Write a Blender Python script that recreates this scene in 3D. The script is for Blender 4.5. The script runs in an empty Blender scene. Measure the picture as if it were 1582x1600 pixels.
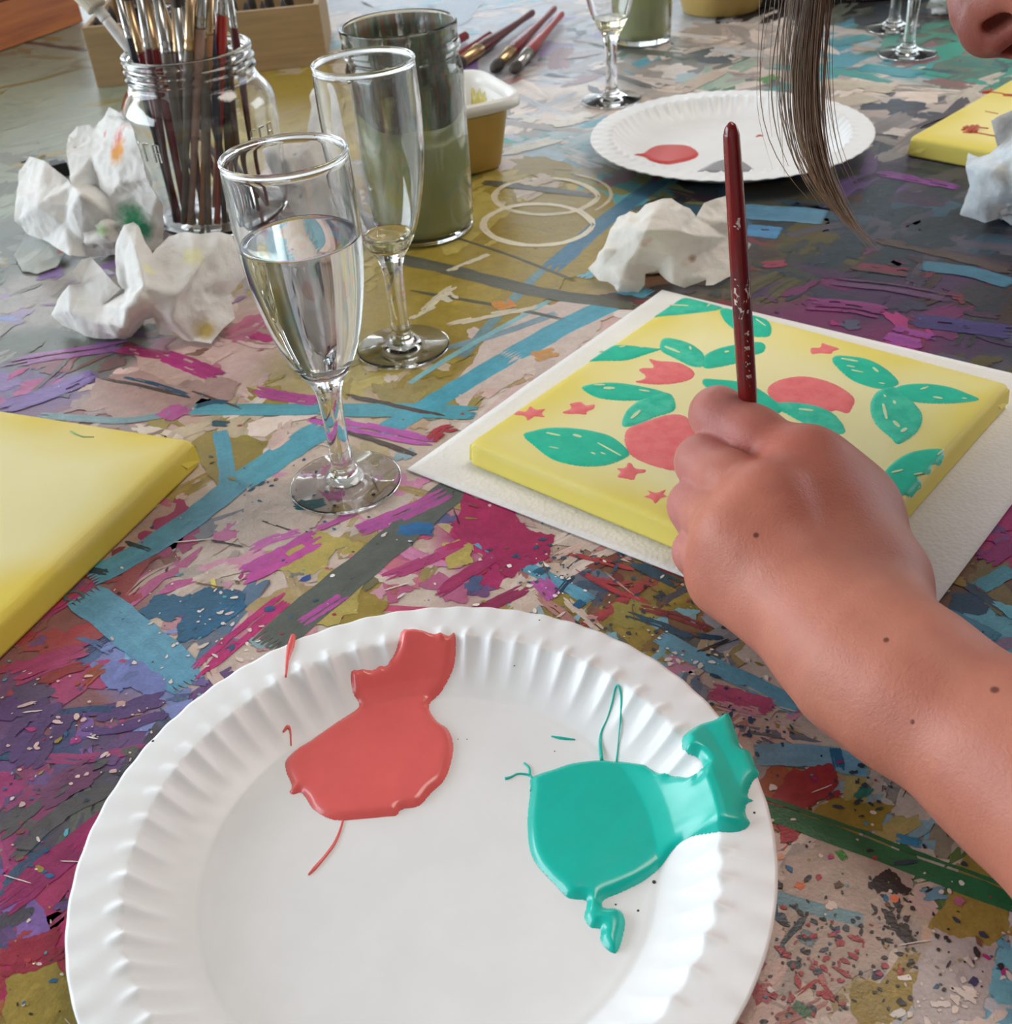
import bpy, bmesh, math, random
import numpy as np
from mathutils import Vector, Matrix
from mathutils.geometry import delaunay_2d_cdt

PI = math.pi
S = bpy.context.scene
COL = S.collection
rnd = random.Random(7)
rng = np.random.default_rng(11)

# ------------------------------------------------------------------ camera
# world: metres, the table top is z = 0, the floor is z = -0.75
FPX, PITCH, ROLL, CAMH = 1749.4, 0.6274, -0.09, 0.3212
_fwd = np.array([0, math.cos(PITCH), -math.sin(PITCH)])
_r0 = np.array([1.0, 0, 0])
_u0 = np.array([0, math.sin(PITCH), math.cos(PITCH)])
_rt = _r0 * math.cos(ROLL) + _u0 * math.sin(ROLL)
_up = _u0 * math.cos(ROLL) - _r0 * math.sin(ROLL)
cam_d = bpy.data.cameras.new('camera')
cam = bpy.data.objects.new('camera', cam_d)
COL.objects.link(cam)
cam.matrix_world = Matrix(((_rt[0], _up[0], -_fwd[0], 0), (_rt[1], _up[1], -_fwd[1], 0),
                           (_rt[2], _up[2], -_fwd[2], CAMH), (0, 0, 0, 1)))
cam_d.sensor_fit = 'HORIZONTAL'
cam_d.sensor_width = 36
cam_d.lens = 36 * FPX / 1582
cam_d.clip_start = 0.02
cam_d.clip_end = 60
cam_d.dof.use_dof = True
cam_d.dof.focus_distance = 0.45
cam_d.dof.aperture_fstop = 27
S.camera = cam

# ------------------------------------------------------------------ world, exposure
S.view_settings.view_transform = 'Standard'
S.view_settings.look = 'None'
S.view_settings.gamma = 1
S.view_settings.use_curve_mapping = False
S.view_settings.exposure = 0.25
W = bpy.data.worlds.new('sky')
S.world = W
W.use_nodes = True
W.node_tree.nodes['Background'].inputs[0].default_value = (0.80, 0.90, 1.0, 1)
W.node_tree.nodes['Background'].inputs[1].default_value = 1.0

# ------------------------------------------------------------------ daylight at the windows
def window_light(name, loc, rot, sx, sy, power, col):
    l = bpy.data.lights.new(name, 'AREA')
    l.shape = 'RECTANGLE'; l.size = sx; l.size_y = sy; l.energy = power; l.color = col
    o = bpy.data.objects.new(name, l); COL.objects.link(o)
    o.location = loc; o.rotation_euler = rot
    return o
# back wall window (far left of the view), left wall windows, right wall window
window_light('daylight_back', (-2.0, 4.52, 1.05), (PI/2, 0, 0), 2.2, 1.66, 200, (0.77, 0.89, 1.0))
window_light('daylight_back_right', (0.25, 4.52, 0.85), (PI/2, 0, 0), 1.1, 1.3, 34, (0.77, 0.89, 1.0))
window_light('daylight_left', (-3.12, 1.0, 0.85), (PI/2, 0, -PI/2), 3.4, 1.5, 88, (0.82, 0.92, 1.0))
window_light('daylight_right', (3.32, 2.4, 0.9), (PI/2, 0, PI/2), 1.8, 1.4, 24, (0.85, 0.93, 1.0))
# added warm fill light from above, no such lamp in view
window_light('fill_lamp_light', (0.9, 0.8, 1.86), (0, 0, 0), 1.3, 0.7, 17, (1.0, 0.90, 0.80))

# ------------------------------------------------------------------ helpers
def lin(h):
    h = h.lstrip('#')
    c = [int(h[i:i+2], 16) / 255 for i in (0, 2, 4)]
    return [x / 12.92 if x <= 0.04045 else ((x + 0.055) / 1.055) ** 2.4 for x in c]

def ray(px, py):
    return _fwd + ((px - 791) / FPX) * _rt + ((800 - py) / FPX) * _up
def at(px, py, z=0.0):
    """the point of height z that the photograph shows at (px, py)"""
    d = ray(px, py)
    return np.array([0, 0, CAMH]) + d * ((z - CAMH) / d[2])
def at_depth(px, py, dep):
    return np.array([0, 0, CAMH]) + ray(px, py) * dep

class NT:
    def __init__(s, name):
        s.m = bpy.data.materials.new(name); s.m.use_nodes = True
        s.t = s.m.node_tree; s.n = s.t.nodes; s.l = s.t.links
        s.b = s.n['Principled BSDF']; s.out = s.n['Material Output']
    def add(s, typ, ins=None, **kw):
        n = s.n.new(typ)
        for k, v in kw.items(): setattr(n, k, v)
        for k, v in (ins or {}).items():
            if isinstance(v, bpy.types.NodeSocket): s.l.new(v, n.inputs[k])
            else: n.inputs[k].default_value = v
        return n
    def set(s, **kw):
        for k, v in kw.items():
            k = k.replace('_', ' ')
            if isinstance(v, bpy.types.NodeSocket): s.l.new(v, s.b.inputs[k])
            else: s.b.inputs[k].default_value = v
    def coord(s, kind='Object'):
        return s.n.new('ShaderNodeTexCoord').outputs[kind]
    def noise(s, vec, scale, detail=4, rough=0.55):
        return s.add('ShaderNodeTexNoise', {'Vector': vec, 'Scale': scale, 'Detail': detail, 'Roughness': rough})
    def ramp(s, fac, stops, interp='LINEAR'):
        r = s.add('ShaderNodeValToRGB', {'Fac': fac}); r.color_ramp.interpolation = interp
        e = r.color_ramp.elements
        while len(e) < len(stops): e.new(0.5)
        for el, (p, c) in zip(e, stops):
            el.position = p
            el.color = (*(lin(c) if isinstance(c, str) else c), 1)
        return r.outputs[0]
    def mix(s, fac, a, b, mode='MIX'):
        n = s.n.new('ShaderNodeMix'); n.data_type = 'RGBA'; n.blend_type = mode
        for i, v in ((0, fac), (6, a), (7, b)):
            if isinstance(v, bpy.types.NodeSocket): s.l.new(v, n.inputs[i])
            else: n.inputs[i].default_value = (*v, 1) if (i and len(v) == 3) else v
        return n.outputs[2]
    def math(s, op, a, b=0.0, clamp=False):
        n = s.n.new('ShaderNodeMath'); n.operation = op; n.use_clamp = clamp
        for i, v in ((0, a), (1, b)):
            if isinstance(v, bpy.types.NodeSocket): s.l.new(v, n.inputs[i])
            else: n.inputs[i].default_value = v
        return n.outputs[0]
    def bump(s, h, strength=0.3, dist=0.001):
        b = s.add('ShaderNodeBump', {'Height': h, 'Strength': strength, 'Distance': dist})
        s.l.new(b.outputs[0], s.b.inputs['Normal'])

def simple(name, col, rough=0.5, var=0.12, scale=60, bump=0.0, bscale=300, metallic=0.0, bdist=0.0006, sss=0.0, coord='Object'):
    """plain procedural material: base colour with noise in brightness, optional fine relief"""
    m = NT(name); c = lin(col) if isinstance(col, str) else col
    v = m.coord(coord)
    n = m.noise(v, scale)
    lo = [x * (1 - var) for x in c]; hi = [min(1, x * (1 + var)) for x in c]
    m.set(Base_Color=m.ramp(n.outputs[0], [(0.3, lo), (0.7, hi)]), Roughness=rough, Metallic=metallic)
    if bump:
        m.bump(m.noise(v, bscale, 3).outputs[0], bump, bdist)
    if sss:
        m.set(Subsurface_Weight=sss); m.b.inputs['Subsurface Radius'].default_value = (1, .6, .4); m.b.inputs['Subsurface Scale'].default_value = 0.004
    return m.m

def glass(name, col=(1, 1, 1), ior=1.5, rough=0.0):
    m = NT(name)
    n = m.noise(m.coord(), 40)
    m.set(Base_Color=m.ramp(n.outputs[0], [(0, [x * .985 for x in col]), (1, col)]), Roughness=rough, IOR=ior, Transmission_Weight=1.0)
    return m.m

def mesh_obj(name, verts, faces, mat, parent=None, smooth=True, uv=None, cols=None, origin=None):
    me = bpy.data.meshes.new(name)
    v = np.asarray(verts, float)
    if origin is not None: v = v - np.asarray(origin)
    elif parent is not None and parent.get('_o') is not None: v = v - np.asarray(parent['_o'])
    me.from_pydata(v.tolist(), [], faces if isinstance(faces, list) else faces.tolist())
    if mat is not None:
        for x in (mat if isinstance(mat, (list, tuple)) else [mat]): me.materials.append(x)
    if smooth:
        me.polygons.foreach_set('use_smooth', [True] * len(me.polygons))
    if cols is not None:
        a = me.color_attributes.new('Col', 'FLOAT_COLOR', 'POINT')
        c = np.ones((len(v), 4), np.float32); c[:, :3] = np.asarray(cols)[:, :3]
        a.data.foreach_set('color', c.ravel())
    me.update()
    o = bpy.data.objects.new(name, me); COL.objects.link(o)
    if origin is not None: o.location = origin
    if parent is not None: o.parent = parent
    return o

def thing(name, label, cat, loc=(0, 0, 0), group=None):
    o = bpy.data.objects.new(name, None); COL.objects.link(o)
    o.empty_display_size = 0.02; o.location = loc; o['_o'] = [float(x) for x in loc]
    o['label'] = label; o['category'] = cat
    if group: o['group'] = group
    return o
def tag(o, label, cat, group=None):
    o['label'] = label; o['category'] = cat
    if group: o['group'] = group
    return o
def dup(root, loc, label, rotz=None):
    """copy of a thing with copies of its parts and sub-parts"""
    r = root.copy(); COL.objects.link(r); r.location = loc; r['label'] = label
    if rotz is not None: r.rotation_euler = (0, 0, rotz)
    for ch in list(root.children):
        c = ch.copy(); COL.objects.link(c); c.parent = r
        for g in ch.children:
            d = g.copy(); COL.objects.link(d); d.parent = c
    return r

class MB:
    """collects geometry of one mesh"""
    def __init__(s): s.v = []; s.f = []; s.c = []
    def add(s, v, f, c=None):
        o = len(s.v); v = [tuple(x) for x in v]; s.v += v
        s.f += [tuple(i + o for i in q) for q in f]
        if c is not None: s.c += [c] * len(v)
    def box(s, c, d, rz=0.0, bevel=0.0):
        c = np.array(c, float); hx, hy, hz = d[0]/2, d[1]/2, d[2]/2
        ca, sa = math.cos(rz), math.sin(rz)
        if bevel <= 0:
            P = [(x, y, z) for z in (-hz, hz) for x, y in ((-hx, -hy), (hx, -hy), (hx, hy), (-hx, hy))]
            F = [(0, 3, 2, 1), (4, 5, 6, 7), (0, 1, 5, 4), (1, 2, 6, 5), (2, 3, 7, 6), (3, 0, 4, 7)]
        else:
            bm = bmesh.new(); bmesh.ops.create_cube(bm, size=1)
            bmesh.ops.scale(bm, vec=d, verts=bm.verts)
            bmesh.ops.bevel(bm, geom=bm.edges[:], offset=bevel, segments=2, affect='EDGES', profile=0.5)
            P = [tuple(v.co) for v in bm.verts]; F = [tuple(v.index for v in f.verts) for f in bm.faces]; bm.free()
        s.add([(c[0] + x*ca - y*sa, c[1] + x*sa + y*ca, c[2] + z) for x, y, z in P], F)
    def tube(s, pts, rad, seg=8, cap=True):
        pts = [np.array(p, float) for p in pts]
        n = len(pts); rad = [rad] * n if np.isscalar(rad) else rad
        ref = None; V = []; F = []
        for i, p in enumerate(pts):
            t = pts[min(i+1, n-1)] - pts[max(i-1, 0)]; t = t / (np.linalg.norm(t) + 1e-12)
            if ref is None:
                ref = np.array([0, 0, 1.0]) if abs(t[2]) < 0.9 else np.array([1.0, 0, 0])
            a = ref - t * (ref @ t); a /= np.linalg.norm(a) + 1e-12; b = np.cross(t, a); ref = a
            for k in range(seg):
                w = 2 * PI * k / seg
                V.append(p + (a * math.cos(w) + b * math.sin(w)) * rad[i])
        for i in range(n - 1):
            for k in range(seg):
                k2 = (k + 1) % seg
                F.append((i*seg + k, i*seg + k2, (i+1)*seg + k2, (i+1)*seg + k))
        if cap:
            F.append(tuple(range(seg))[::-1]); F.append(tuple((n-1)*seg + k for k in range(seg)))
        s.add(V, F)
    def lathe(s, prof, c=(0, 0, 0), seg=48, sq=0.0, fn=None):
        """prof: (r, z) list; r = 0 ends close on the axis; sq > 0 squares the section"""
        V = []; F = []; rows = []
        for r, z in prof:
            if r <= 1e-7:
                rows.append([len(V)]); V.append((c[0], c[1], c[2] + z))
            else:
                row = []
                for k in range(seg):
                    w = 2 * PI * k / seg
                    rr = r
                    if sq: rr = r / (abs(math.cos(w)) ** sq + abs(math.sin(w)) ** sq) ** (1 / sq)
                    if fn: rr += fn(w, z)
                    row.append(len(V)); V.append((c[0] + rr*math.cos(w), c[1] + rr*math.sin(w), c[2] + z))
                rows.append(row)
        for a, b in zip(rows, rows[1:]):
            for k in range(seg):
                k2 = (k + 1) % seg
                if len(a) == 1 and len(b) == 1: continue
                if len(a) == 1: F.append((a[0], b[k2], b[k]))
                elif len(b) == 1: F.append((a[k], a[k2], b[0]))
                else: F.append((a[k], a[k2], b[k2], b[k]))
        s.add(V, F)
    def obj(s, name, mat, parent=None, smooth=True, **kw):
        if s.c: kw['cols'] = s.c
        return mesh_obj(name, s.v, s.f, mat, parent, smooth, **kw)

def smooth_prof(ctrl, n=60):
    """Catmull-Rom through the control points (r, z)"""
    P = [np.array(p, float) for p in ctrl]; P = [2*P[0]-P[1]] + P + [2*P[-1]-P[-2]]
    out = []; m = max(2, n // (len(P) - 3))
    for i in range(1, len(P) - 2):
        for k in range(m):
            t = k / m
            a, b, c, d = P[i-1], P[i], P[i+1], P[i+2]
            out.append(0.5*((2*b) + (-a+c)*t + (2*a-5*b+4*c-d)*t*t + (-a+3*b-3*c+d)*t**3))
    out.append(P[-2])
    return [tuple(p) for p in out]

def value_noise(p, seed=0):
    """smooth 3-D value noise in numpy, about -1..1"""
    p = np.asarray(p, float); i = np.floor(p).astype(np.int64); f = p - i; u = f*f*(3-2*f)
    def h(ix):
        n = (ix[..., 0]*374761393 + ix[..., 1]*668265263 + ix[..., 2]*2147483647 + seed*144665) & 0xffffffff
        n = ((n ^ (n >> 13)) * 1274126177) & 0xffffffff
        n = (n ^ (n >> 16)) & 0xffff
        return n / 32767.5 - 1
    r = 0
    for dx in (0, 1):
        for dy in (0, 1):
            for dz in (0, 1):
                w = (u[..., 0] if dx else 1-u[..., 0])*(u[..., 1] if dy else 1-u[..., 1])*(u[..., 2] if dz else 1-u[..., 2])
                r = r + w*h(i + np.array([dx, dy, dz]))
    return r

# ------------------------------------------------------------------ the room
def structure(name, mb, mat, parent=None, smooth=False):
    o = mb.obj(name, mat, parent, smooth)
    o['kind'] = 'structure'
    return o
m_plaster = simple('wall_plaster', '#dedbd6', 0.9, 0.05, 3, 0.2, 200)
m_ceil = simple('ceiling_paint', '#aaa49c', 0.9, 0.04, 3)
m_floor = NT('floor_boards'); _v = m_floor.coord()
_w = m_floor.add('ShaderNodeTexWave', {'Vector': _v, 'Scale': 3.0, 'Distortion': 3.0, 'Detail': 3.0})
m_floor.set(Base_Color=m_floor.ramp(_w.outputs[1], [(0, '#57504a'), (1, '#7d756c')]), Roughness=0.6)
m_frame = simple('window_frame_paint', '#e9e6df', 0.5, 0.04, 20)
mb = MB(); mb.box((0.1, 1.0, -0.80), (6.7, 7.3, 0.1)); structure('floor', mb, m_floor.m)
mb = MB(); mb.box((0.1, 1.0, 2.0), (6.7, 7.3, 0.1)); structure('ceiling', mb, m_ceil)
XL, XR, YB, YF, ZF, ZC = -3.2, 3.4, 4.6, -2.6, -0.75, 1.95
def wall_with_hole(name, axis, c, lo, hi, hole, hole2=None):
    """axis 'x': wall at x=c running along y; 'y': wall at y=c running along x. hole = (a0, a1, z0, z1) or None"""
    mb = MB(); t = 0.14
    def slab(a0, a1, z0, z1):
        if a1 - a0 < 1e-4 or z1 - z0 < 1e-4: return
        if axis == 'y': mb.box(((a0+a1)/2, c, (z0+z1)/2), (a1-a0, t, z1-z0))
        else: mb.box((c, (a0+a1)/2, (z0+z1)/2), (t, a1-a0, z1-z0))
    if hole is None: slab(lo, hi, ZF, ZC)
    else:
        a0, a1, z0, z1 = hole
        slab(lo, a0, ZF, ZC); slab(a0, a1, ZF, z0); slab(a0, a1, z1, ZC)
        if hole2 is None: slab(a1, hi, ZF, ZC)
        else:
            b0_, b1_, y0, y1 = hole2; slab(a1, b0_, ZF, ZC); slab(b0_, b1_, ZF, y0); slab(b0_, b1_, y1, ZC); slab(b1_, hi, ZF, ZC)
    return structure(name, mb, m_plaster)
m_pane = NT('window_pane'); _g = m_pane.add('ShaderNodeBsdfGlossy', {'Roughness': 0.0}); _t = m_pane.add('ShaderNodeBsdfTransparent')
_n = m_pane.noise(m_pane.coord(), 5)
_f = m_pane.add('ShaderNodeMixShader', {0: m_pane.math('MULTIPLY', _n.outputs[0], 0.1), 1: _t.outputs[0], 2: _g.outputs[0]})
m_pane.l.new(_f.outputs[0], m_pane.out.inputs[0])
def window(idx, axis, c, hole, nmull):
    a0, a1, z0, z1 = hole; mb = MB(); t = 0.06
    def bar(p0, p1, q0, q1, d=t):
        if axis == 'y': mb.box(((p0+p1)/2, c, (q0+q1)/2), (p1-p0, d, q1-q0))
        else: mb.box((c, (p0+p1)/2, (q0+q1)/2), (d, p1-p0, q1-q0))
    w = 0.06
    bar(a0, a1, z0, z0+w); bar(a0, a1, z1-w, z1)
    for k in range(nmull + 1):
        x = a0 + w/2 + (a1-a0-w)*k/nmull
        bar(x-w/2, x+w/2, z0+w, z1-w)
    o = structure('window_%d' % idx, mb, m_frame)
    for k in range(nmull):
        x0 = a0 + w/2 + (a1-a0-w)*k/nmull + w/2; x1 = a0 + w/2 + (a1-a0-w)*(k+1)/nmull - w/2
        mb = MB(); bar2 = ((x0+x1)/2, (z0+z1)/2, x1-x0, z1-z0-2*w)
        if axis == 'y': mb.box((bar2[0], c, bar2[1]), (bar2[2], 0.006, bar2[3]))
        else: mb.box((c, bar2[0], bar2[1]), (0.006, bar2[2], bar2[3]))
        mb.obj('pane', m_pane.m, o, False)
h1, h2, h3 = (-3.05, -0.45, 0.2, 1.7), (-0.7, 2.7, 0.1, 1.6), (1.5, 3.3, 0.2, 1.6)
h1 = (-3.1, -0.88, 0.2, 1.89); h4 = (-0.32, 0.84, 0.2, 1.55)
wall_with_hole('wall_back', 'y', YB + 0.07, XL, XR, h1, h4); window(1, 'y', YB + 0.02, h1, 2); window(4, 'y', YB + 0.02, h4, 1)
wall_with_hole('wall_left', 'x', XL - 0.07, YF, YB, h2); window(2, 'x', XL - 0.02, h2, 3)
wall_with_hole('wall_right', 'x', XR + 0.07, YF, YB, h3); window(3, 'x', XR + 0.02, h3, 2)
wall_with_hole('wall_front', 'y', YF - 0.07, XL, XR, None)
# housing for the added fill light, out of view
lt = thing('fill_lamp', 'added fill lamp, an unseen white panel under the ceiling above the table', 'lamp', (0.9, 0.8, 1.95))
mb = MB(); mb.box((0.9, 0.8, 1.92), (1.4, 0.8, 0.058), bevel=0.01); mb.obj('housing', m_frame, lt)

# ------------------------------------------------------------------ the work table, its top covered in years of paint
A1 = np.array([0.73, 0.683, 0]); A1 /= np.linalg.norm(A1)       # along the table edges
A2 = np.array([-A1[1], A1[0], 0])
TS0, TS1, TF0, TF1 = -0.62, 1.75, -0.17, 2.06                  # extent along A1 and A2
def tp(s, f, z=0.0): return A1 * s + A2 * f + np.array([0, 0, z])

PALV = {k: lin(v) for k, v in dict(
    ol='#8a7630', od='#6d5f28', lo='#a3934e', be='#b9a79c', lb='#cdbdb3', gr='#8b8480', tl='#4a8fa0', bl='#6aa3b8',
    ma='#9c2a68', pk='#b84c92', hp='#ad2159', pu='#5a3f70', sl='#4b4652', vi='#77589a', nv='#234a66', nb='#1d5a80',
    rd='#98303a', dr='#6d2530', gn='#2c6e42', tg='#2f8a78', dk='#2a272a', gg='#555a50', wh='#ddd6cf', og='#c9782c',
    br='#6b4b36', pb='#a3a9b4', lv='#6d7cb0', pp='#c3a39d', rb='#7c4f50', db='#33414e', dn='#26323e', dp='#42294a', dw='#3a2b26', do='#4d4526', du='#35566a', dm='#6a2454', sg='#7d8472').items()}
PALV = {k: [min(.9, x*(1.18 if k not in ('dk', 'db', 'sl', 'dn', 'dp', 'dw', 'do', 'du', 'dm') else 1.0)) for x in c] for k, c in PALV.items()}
BIAS = (  # photograph position of a patch, its ground colour, what was brushed over it; sg and pb also carry painted window sheen
 (60,1130,'pu','pu pu ma sl vi nv'),(40,1230,'sl','ma sl pu rb'),(150,1060,'rb','ma pp rd br pu'),(90,1300,'sl','ma hp sl gg'),
 (40,1420,'sl','pu nv sl vi'),(60,1500,'dr','rd hp rd ma'),(90,1580,'ol','ol dr od lo be'),(200,1010,'lv','bl lv nv tl'),
 (60,1010,'rb','pu rd rb ma'),(330,950,'be','nb nv pk be ma'),(260,890,'rb','rd be br pk'),(210,830,'rb','rd ma dr be'),
 (340,880,'be','be pk be gr ol'),(430,860,'be','pk ol be pp'),(460,930,'be','ma be ol lo'),(540,900,'ol','ol ma pk be lo gg'),
 (640,910,'be','ma ol be rd hp'),(760,870,'ma','hp ma hp pk nb'),(850,870,'be','be rd pp nv lb'),(880,930,'be','be ol rd bl nv'),
 (960,920,'br','rd ol br nv dr'),(1010,990,'ol','ol br nv bl od'),(1110,1060,'be','nb ol be pk bl'),(1170,1120,'be','pp pk be nv rd'),
 (1290,1180,'be','bl be ol be'),(1350,1280,'gr','gr lo be bl'),(1270,1270,'ol','ol rd lo be'),(1500,1380,'od','gn be od gr'),
 (1280,1380,'be','be pp gr be'),(1400,1420,'be','be pp dk gr lb'),(1250,1500,'gr','be gr pp rd be'),(1350,1560,'be','be ol lb gr lo'),
 (1480,1480,'ol','ol be lb lo pp'),(1560,1540,'bl','bl be lb'),(1220,1580,'be','rd be pp gg'),(1440,1560,'be','lb be gr pb'),
 (320,760,'be','be ol pp tl be'),(330,700,'ol','ol be lb'),(420,700,'be','be ol be lb pp'),(420,780,'be','be be ol nv pk'),
 (560,800,'be','be pk be ol'),(600,720,'be','be ol tl pk'),(680,620,'ol','ol be pp tl'),(760,640,'be','lb be pp ol'),
 (840,520,'pp','lb pp be wh'),(900,560,'pp','lb pp be ol'),(700,560,'ol','ol lo be wh'),(700,480,'ol','ol ol od lo'),
 (800,440,'ol','ol od lo ol'),(640,430,'ol','ol ol lo od'),(860,340,'ol','ol od ol'),(760,300,'ol','ol be lo'),(880,290,'ol','be ol lo gr'),
 (950,400,'ol','ol br bl dr'),(980,300,'tg','tg ol bl ma'),(1060,300,'dw','do dn dm du'),(230,600,'pp','pp rb be pp'),(160,640,'rb','rb be rb gr'),
 (300,560,'pp','pp be ma br'),(60,600,'pu','vi ma pu gg'),(120,560,'gg','gg dr pu gg'),(40,520,'gg','gg gr lv gr'),(80,470,'gr','gr vi gg pb'),
 (40,400,'gg','gg gg gr gg'),(30,300,'sg','sg sg gg'),(100,160,'sg','sg sg sg'),(60,110,'sg','od sg sg'),(30,200,'sg','sg sg'),(200,160,'sg','sg ol sg'),
 (460,130,'ol','ol ol lo be'),(470,200,'ol','ol lo ol'),(420,330,'be','be gr ol'),(560,560,'lo','lo be ol'),(570,20,'pb','pb pb lb'),
 (640,10,'pb','pb pb bl'),(750,40,'pb','pb lb pb bl'),(860,60,'pb','lb pb db vi'),(830,150,'lb','lb pb lb db'),(900,110,'pb','lb pb gr db rb'),
 (860,220,'tl','tg tl lb gr'),(800,220,'gr','lb gr pb ol'),(900,210,'be','lb be tl'),(1000,110,'gr','gr lb db tl'),(1080,90,'gg','gg lb db be tg'),
 (1150,120,'be','lb db be tg dk'),(1200,60,'be','be lb gr'),(1200,140,'gr','lb db gn be'),(1300,60,'tl','tl gr be db'),(1320,110,'tl','tl tg db be'),
 (1400,60,'gg','tg gg db rb'),(1440,110,'tl','tl db rb be'),(1330,140,'lb','lb be lb gr'),(1400,150,'be','lb be db'),(1500,110,'tg','tg db gg'),
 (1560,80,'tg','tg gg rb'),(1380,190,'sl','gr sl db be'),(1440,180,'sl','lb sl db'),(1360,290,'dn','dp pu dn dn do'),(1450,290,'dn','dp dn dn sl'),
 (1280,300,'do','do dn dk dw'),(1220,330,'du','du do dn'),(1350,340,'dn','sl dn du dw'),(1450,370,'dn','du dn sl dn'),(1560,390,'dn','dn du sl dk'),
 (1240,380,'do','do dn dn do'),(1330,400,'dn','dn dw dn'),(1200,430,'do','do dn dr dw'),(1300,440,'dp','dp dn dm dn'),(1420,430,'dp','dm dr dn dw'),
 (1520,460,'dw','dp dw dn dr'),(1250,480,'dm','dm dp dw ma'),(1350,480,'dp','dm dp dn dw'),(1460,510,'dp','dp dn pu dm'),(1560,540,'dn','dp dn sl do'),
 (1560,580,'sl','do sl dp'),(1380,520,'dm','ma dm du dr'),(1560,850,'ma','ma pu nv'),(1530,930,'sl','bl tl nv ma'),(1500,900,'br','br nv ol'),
 (1580,980,'tl','bl nv ma'),(1100,400,'dw','dr dw br'),(500,330,'gr','gr lb'),(1300,20,'dk','dk db gg'),(1000,30,'pb','pb gr lb'))
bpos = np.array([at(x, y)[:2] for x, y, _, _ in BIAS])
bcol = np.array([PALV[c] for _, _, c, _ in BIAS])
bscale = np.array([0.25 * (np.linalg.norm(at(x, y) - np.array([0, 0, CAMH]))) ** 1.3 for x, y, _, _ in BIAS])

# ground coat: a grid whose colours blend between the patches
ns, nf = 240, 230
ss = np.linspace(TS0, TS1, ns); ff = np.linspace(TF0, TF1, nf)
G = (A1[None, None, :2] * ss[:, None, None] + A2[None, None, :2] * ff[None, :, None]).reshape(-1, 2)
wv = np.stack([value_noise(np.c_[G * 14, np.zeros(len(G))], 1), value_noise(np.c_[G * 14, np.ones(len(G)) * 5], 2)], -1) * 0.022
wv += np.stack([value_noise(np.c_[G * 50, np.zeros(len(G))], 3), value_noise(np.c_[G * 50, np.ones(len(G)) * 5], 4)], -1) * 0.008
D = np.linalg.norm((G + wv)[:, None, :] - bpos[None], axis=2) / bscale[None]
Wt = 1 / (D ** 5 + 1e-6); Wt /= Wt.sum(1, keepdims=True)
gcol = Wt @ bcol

m_paint = NT('old_paint')
_a = m_paint.add('ShaderNodeAttribute', attribute_name='Col')
_v = m_paint.coord()
_n1 = m_paint.noise(_v, 90, 6, 0.7); _n2 = m_paint.noise(_v, 900, 3, 0.6)
_c = m_paint.mix(0.5, _a.outputs[0], m_paint.ramp(_n1.outputs[0], [(0.28, [.36]*3), (0.50, [.56]*3), (0.72, [.78]*3)]), 'OVERLAY')
_c = m_paint.mix(0.22, _c, m_paint.ramp(_n2.outputs[0], [(0.3, [.3]*3), (0.7, [.7]*3)]), 'OVERLAY')
# thin scratches and specks of other paint
_vo = m_paint.add('ShaderNodeTexVoronoi', {'Vector': _v, 'Scale': 260.0, 'Randomness': 1.0})
_sp = m_paint.math('LESS_THAN', _vo.outputs['Distance'], m_paint.math('MULTIPLY', m_paint.math('SUBTRACT', _n1.outputs[0], 0.52, True), 1.1))
_c = m_paint.mix(_sp, _c, m_paint.mix(0.55, _vo.outputs['Color'], (0.12, 0.10, 0.11)))
m_paint.set(Base_Color=_c, Roughness=m_paint.math('ADD', m_paint.math('MULTIPLY', _n1.outputs[0], 0.32), 0.17), Specular_IOR_Level=0.5)
m_paint.bump(m_paint.math('ADD', _n1.outputs[0], m_paint.math('MULTIPLY', _n2.outputs[0], 0.35)), 0.35, 0.0012)
m_wood = NT('table_wood'); _v = m_wood.coord(); _w = m_wood.add('ShaderNodeTexWave', {'Vector': _v, 'Scale': 6.0, 'Distortion': 5.0, 'Detail': 3.0})
m_wood.set(Base_Color=m_wood.ramp(_w.outputs[1], [(0, '#6a4a2e'), (1, '#96703f')]), Roughness=0.6)

table = thing('work_table', 'large wooden work table with a top crusted in layers of coloured paint', 'table', (0, 0, 0))
table.location = (0, 0, 0)
mb = MB()
V = [tuple(p) for p in np.c_[G, np.zeros(len(G))]]
F = []
for i in range(ns - 1):
    for j in range(nf - 1):
        F.append((i*nf + j, (i+1)*nf + j, (i+1)*nf + j + 1, i*nf + j + 1))
nb0 = len(V)
border = [i*nf for i in range(ns)] + [(ns-1)*nf + j for j in range(1, nf)] + [i*nf + nf-1 for i in range(ns-2, -1, -1)] + [j for j in range(nf-2, 0, -1)]
for b in border: V.append((V[b][0], V[b][1], -0.032))
for k in range(len(border)):
    k2 = (k + 1) % len(border); F.append((border[k], nb0 + k, nb0 + k2, border[k2]))
F.append(tuple(nb0 + k for k in range(len(border)))[::-1])
tcol = np.vstack([gcol, np.tile(lin('#6a4a2e'), (len(border), 1))])
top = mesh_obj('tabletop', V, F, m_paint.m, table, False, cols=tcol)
yaw = math.atan2(A1[1], A1[0])
for s_, f_ in ((TS0+.1, TF0+.1), (TS1-.1, TF0+.1), (TS0+.1, TF1-.1), (TS1-.1, TF1-.1)):
    mb = MB(); c = tp(s_, f_, -0.391); mb.box(c, (0.07, 0.07, 0.718), yaw, 0.004); mb.obj('leg', m_wood.m, table)
mb = MB()
for f_ in (TF0+.08, TF1-.08): mb.box(tp((TS0+TS1)/2, f_, -0.075), (TS1-TS0-.3, 0.025, 0.085), yaw)
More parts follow.
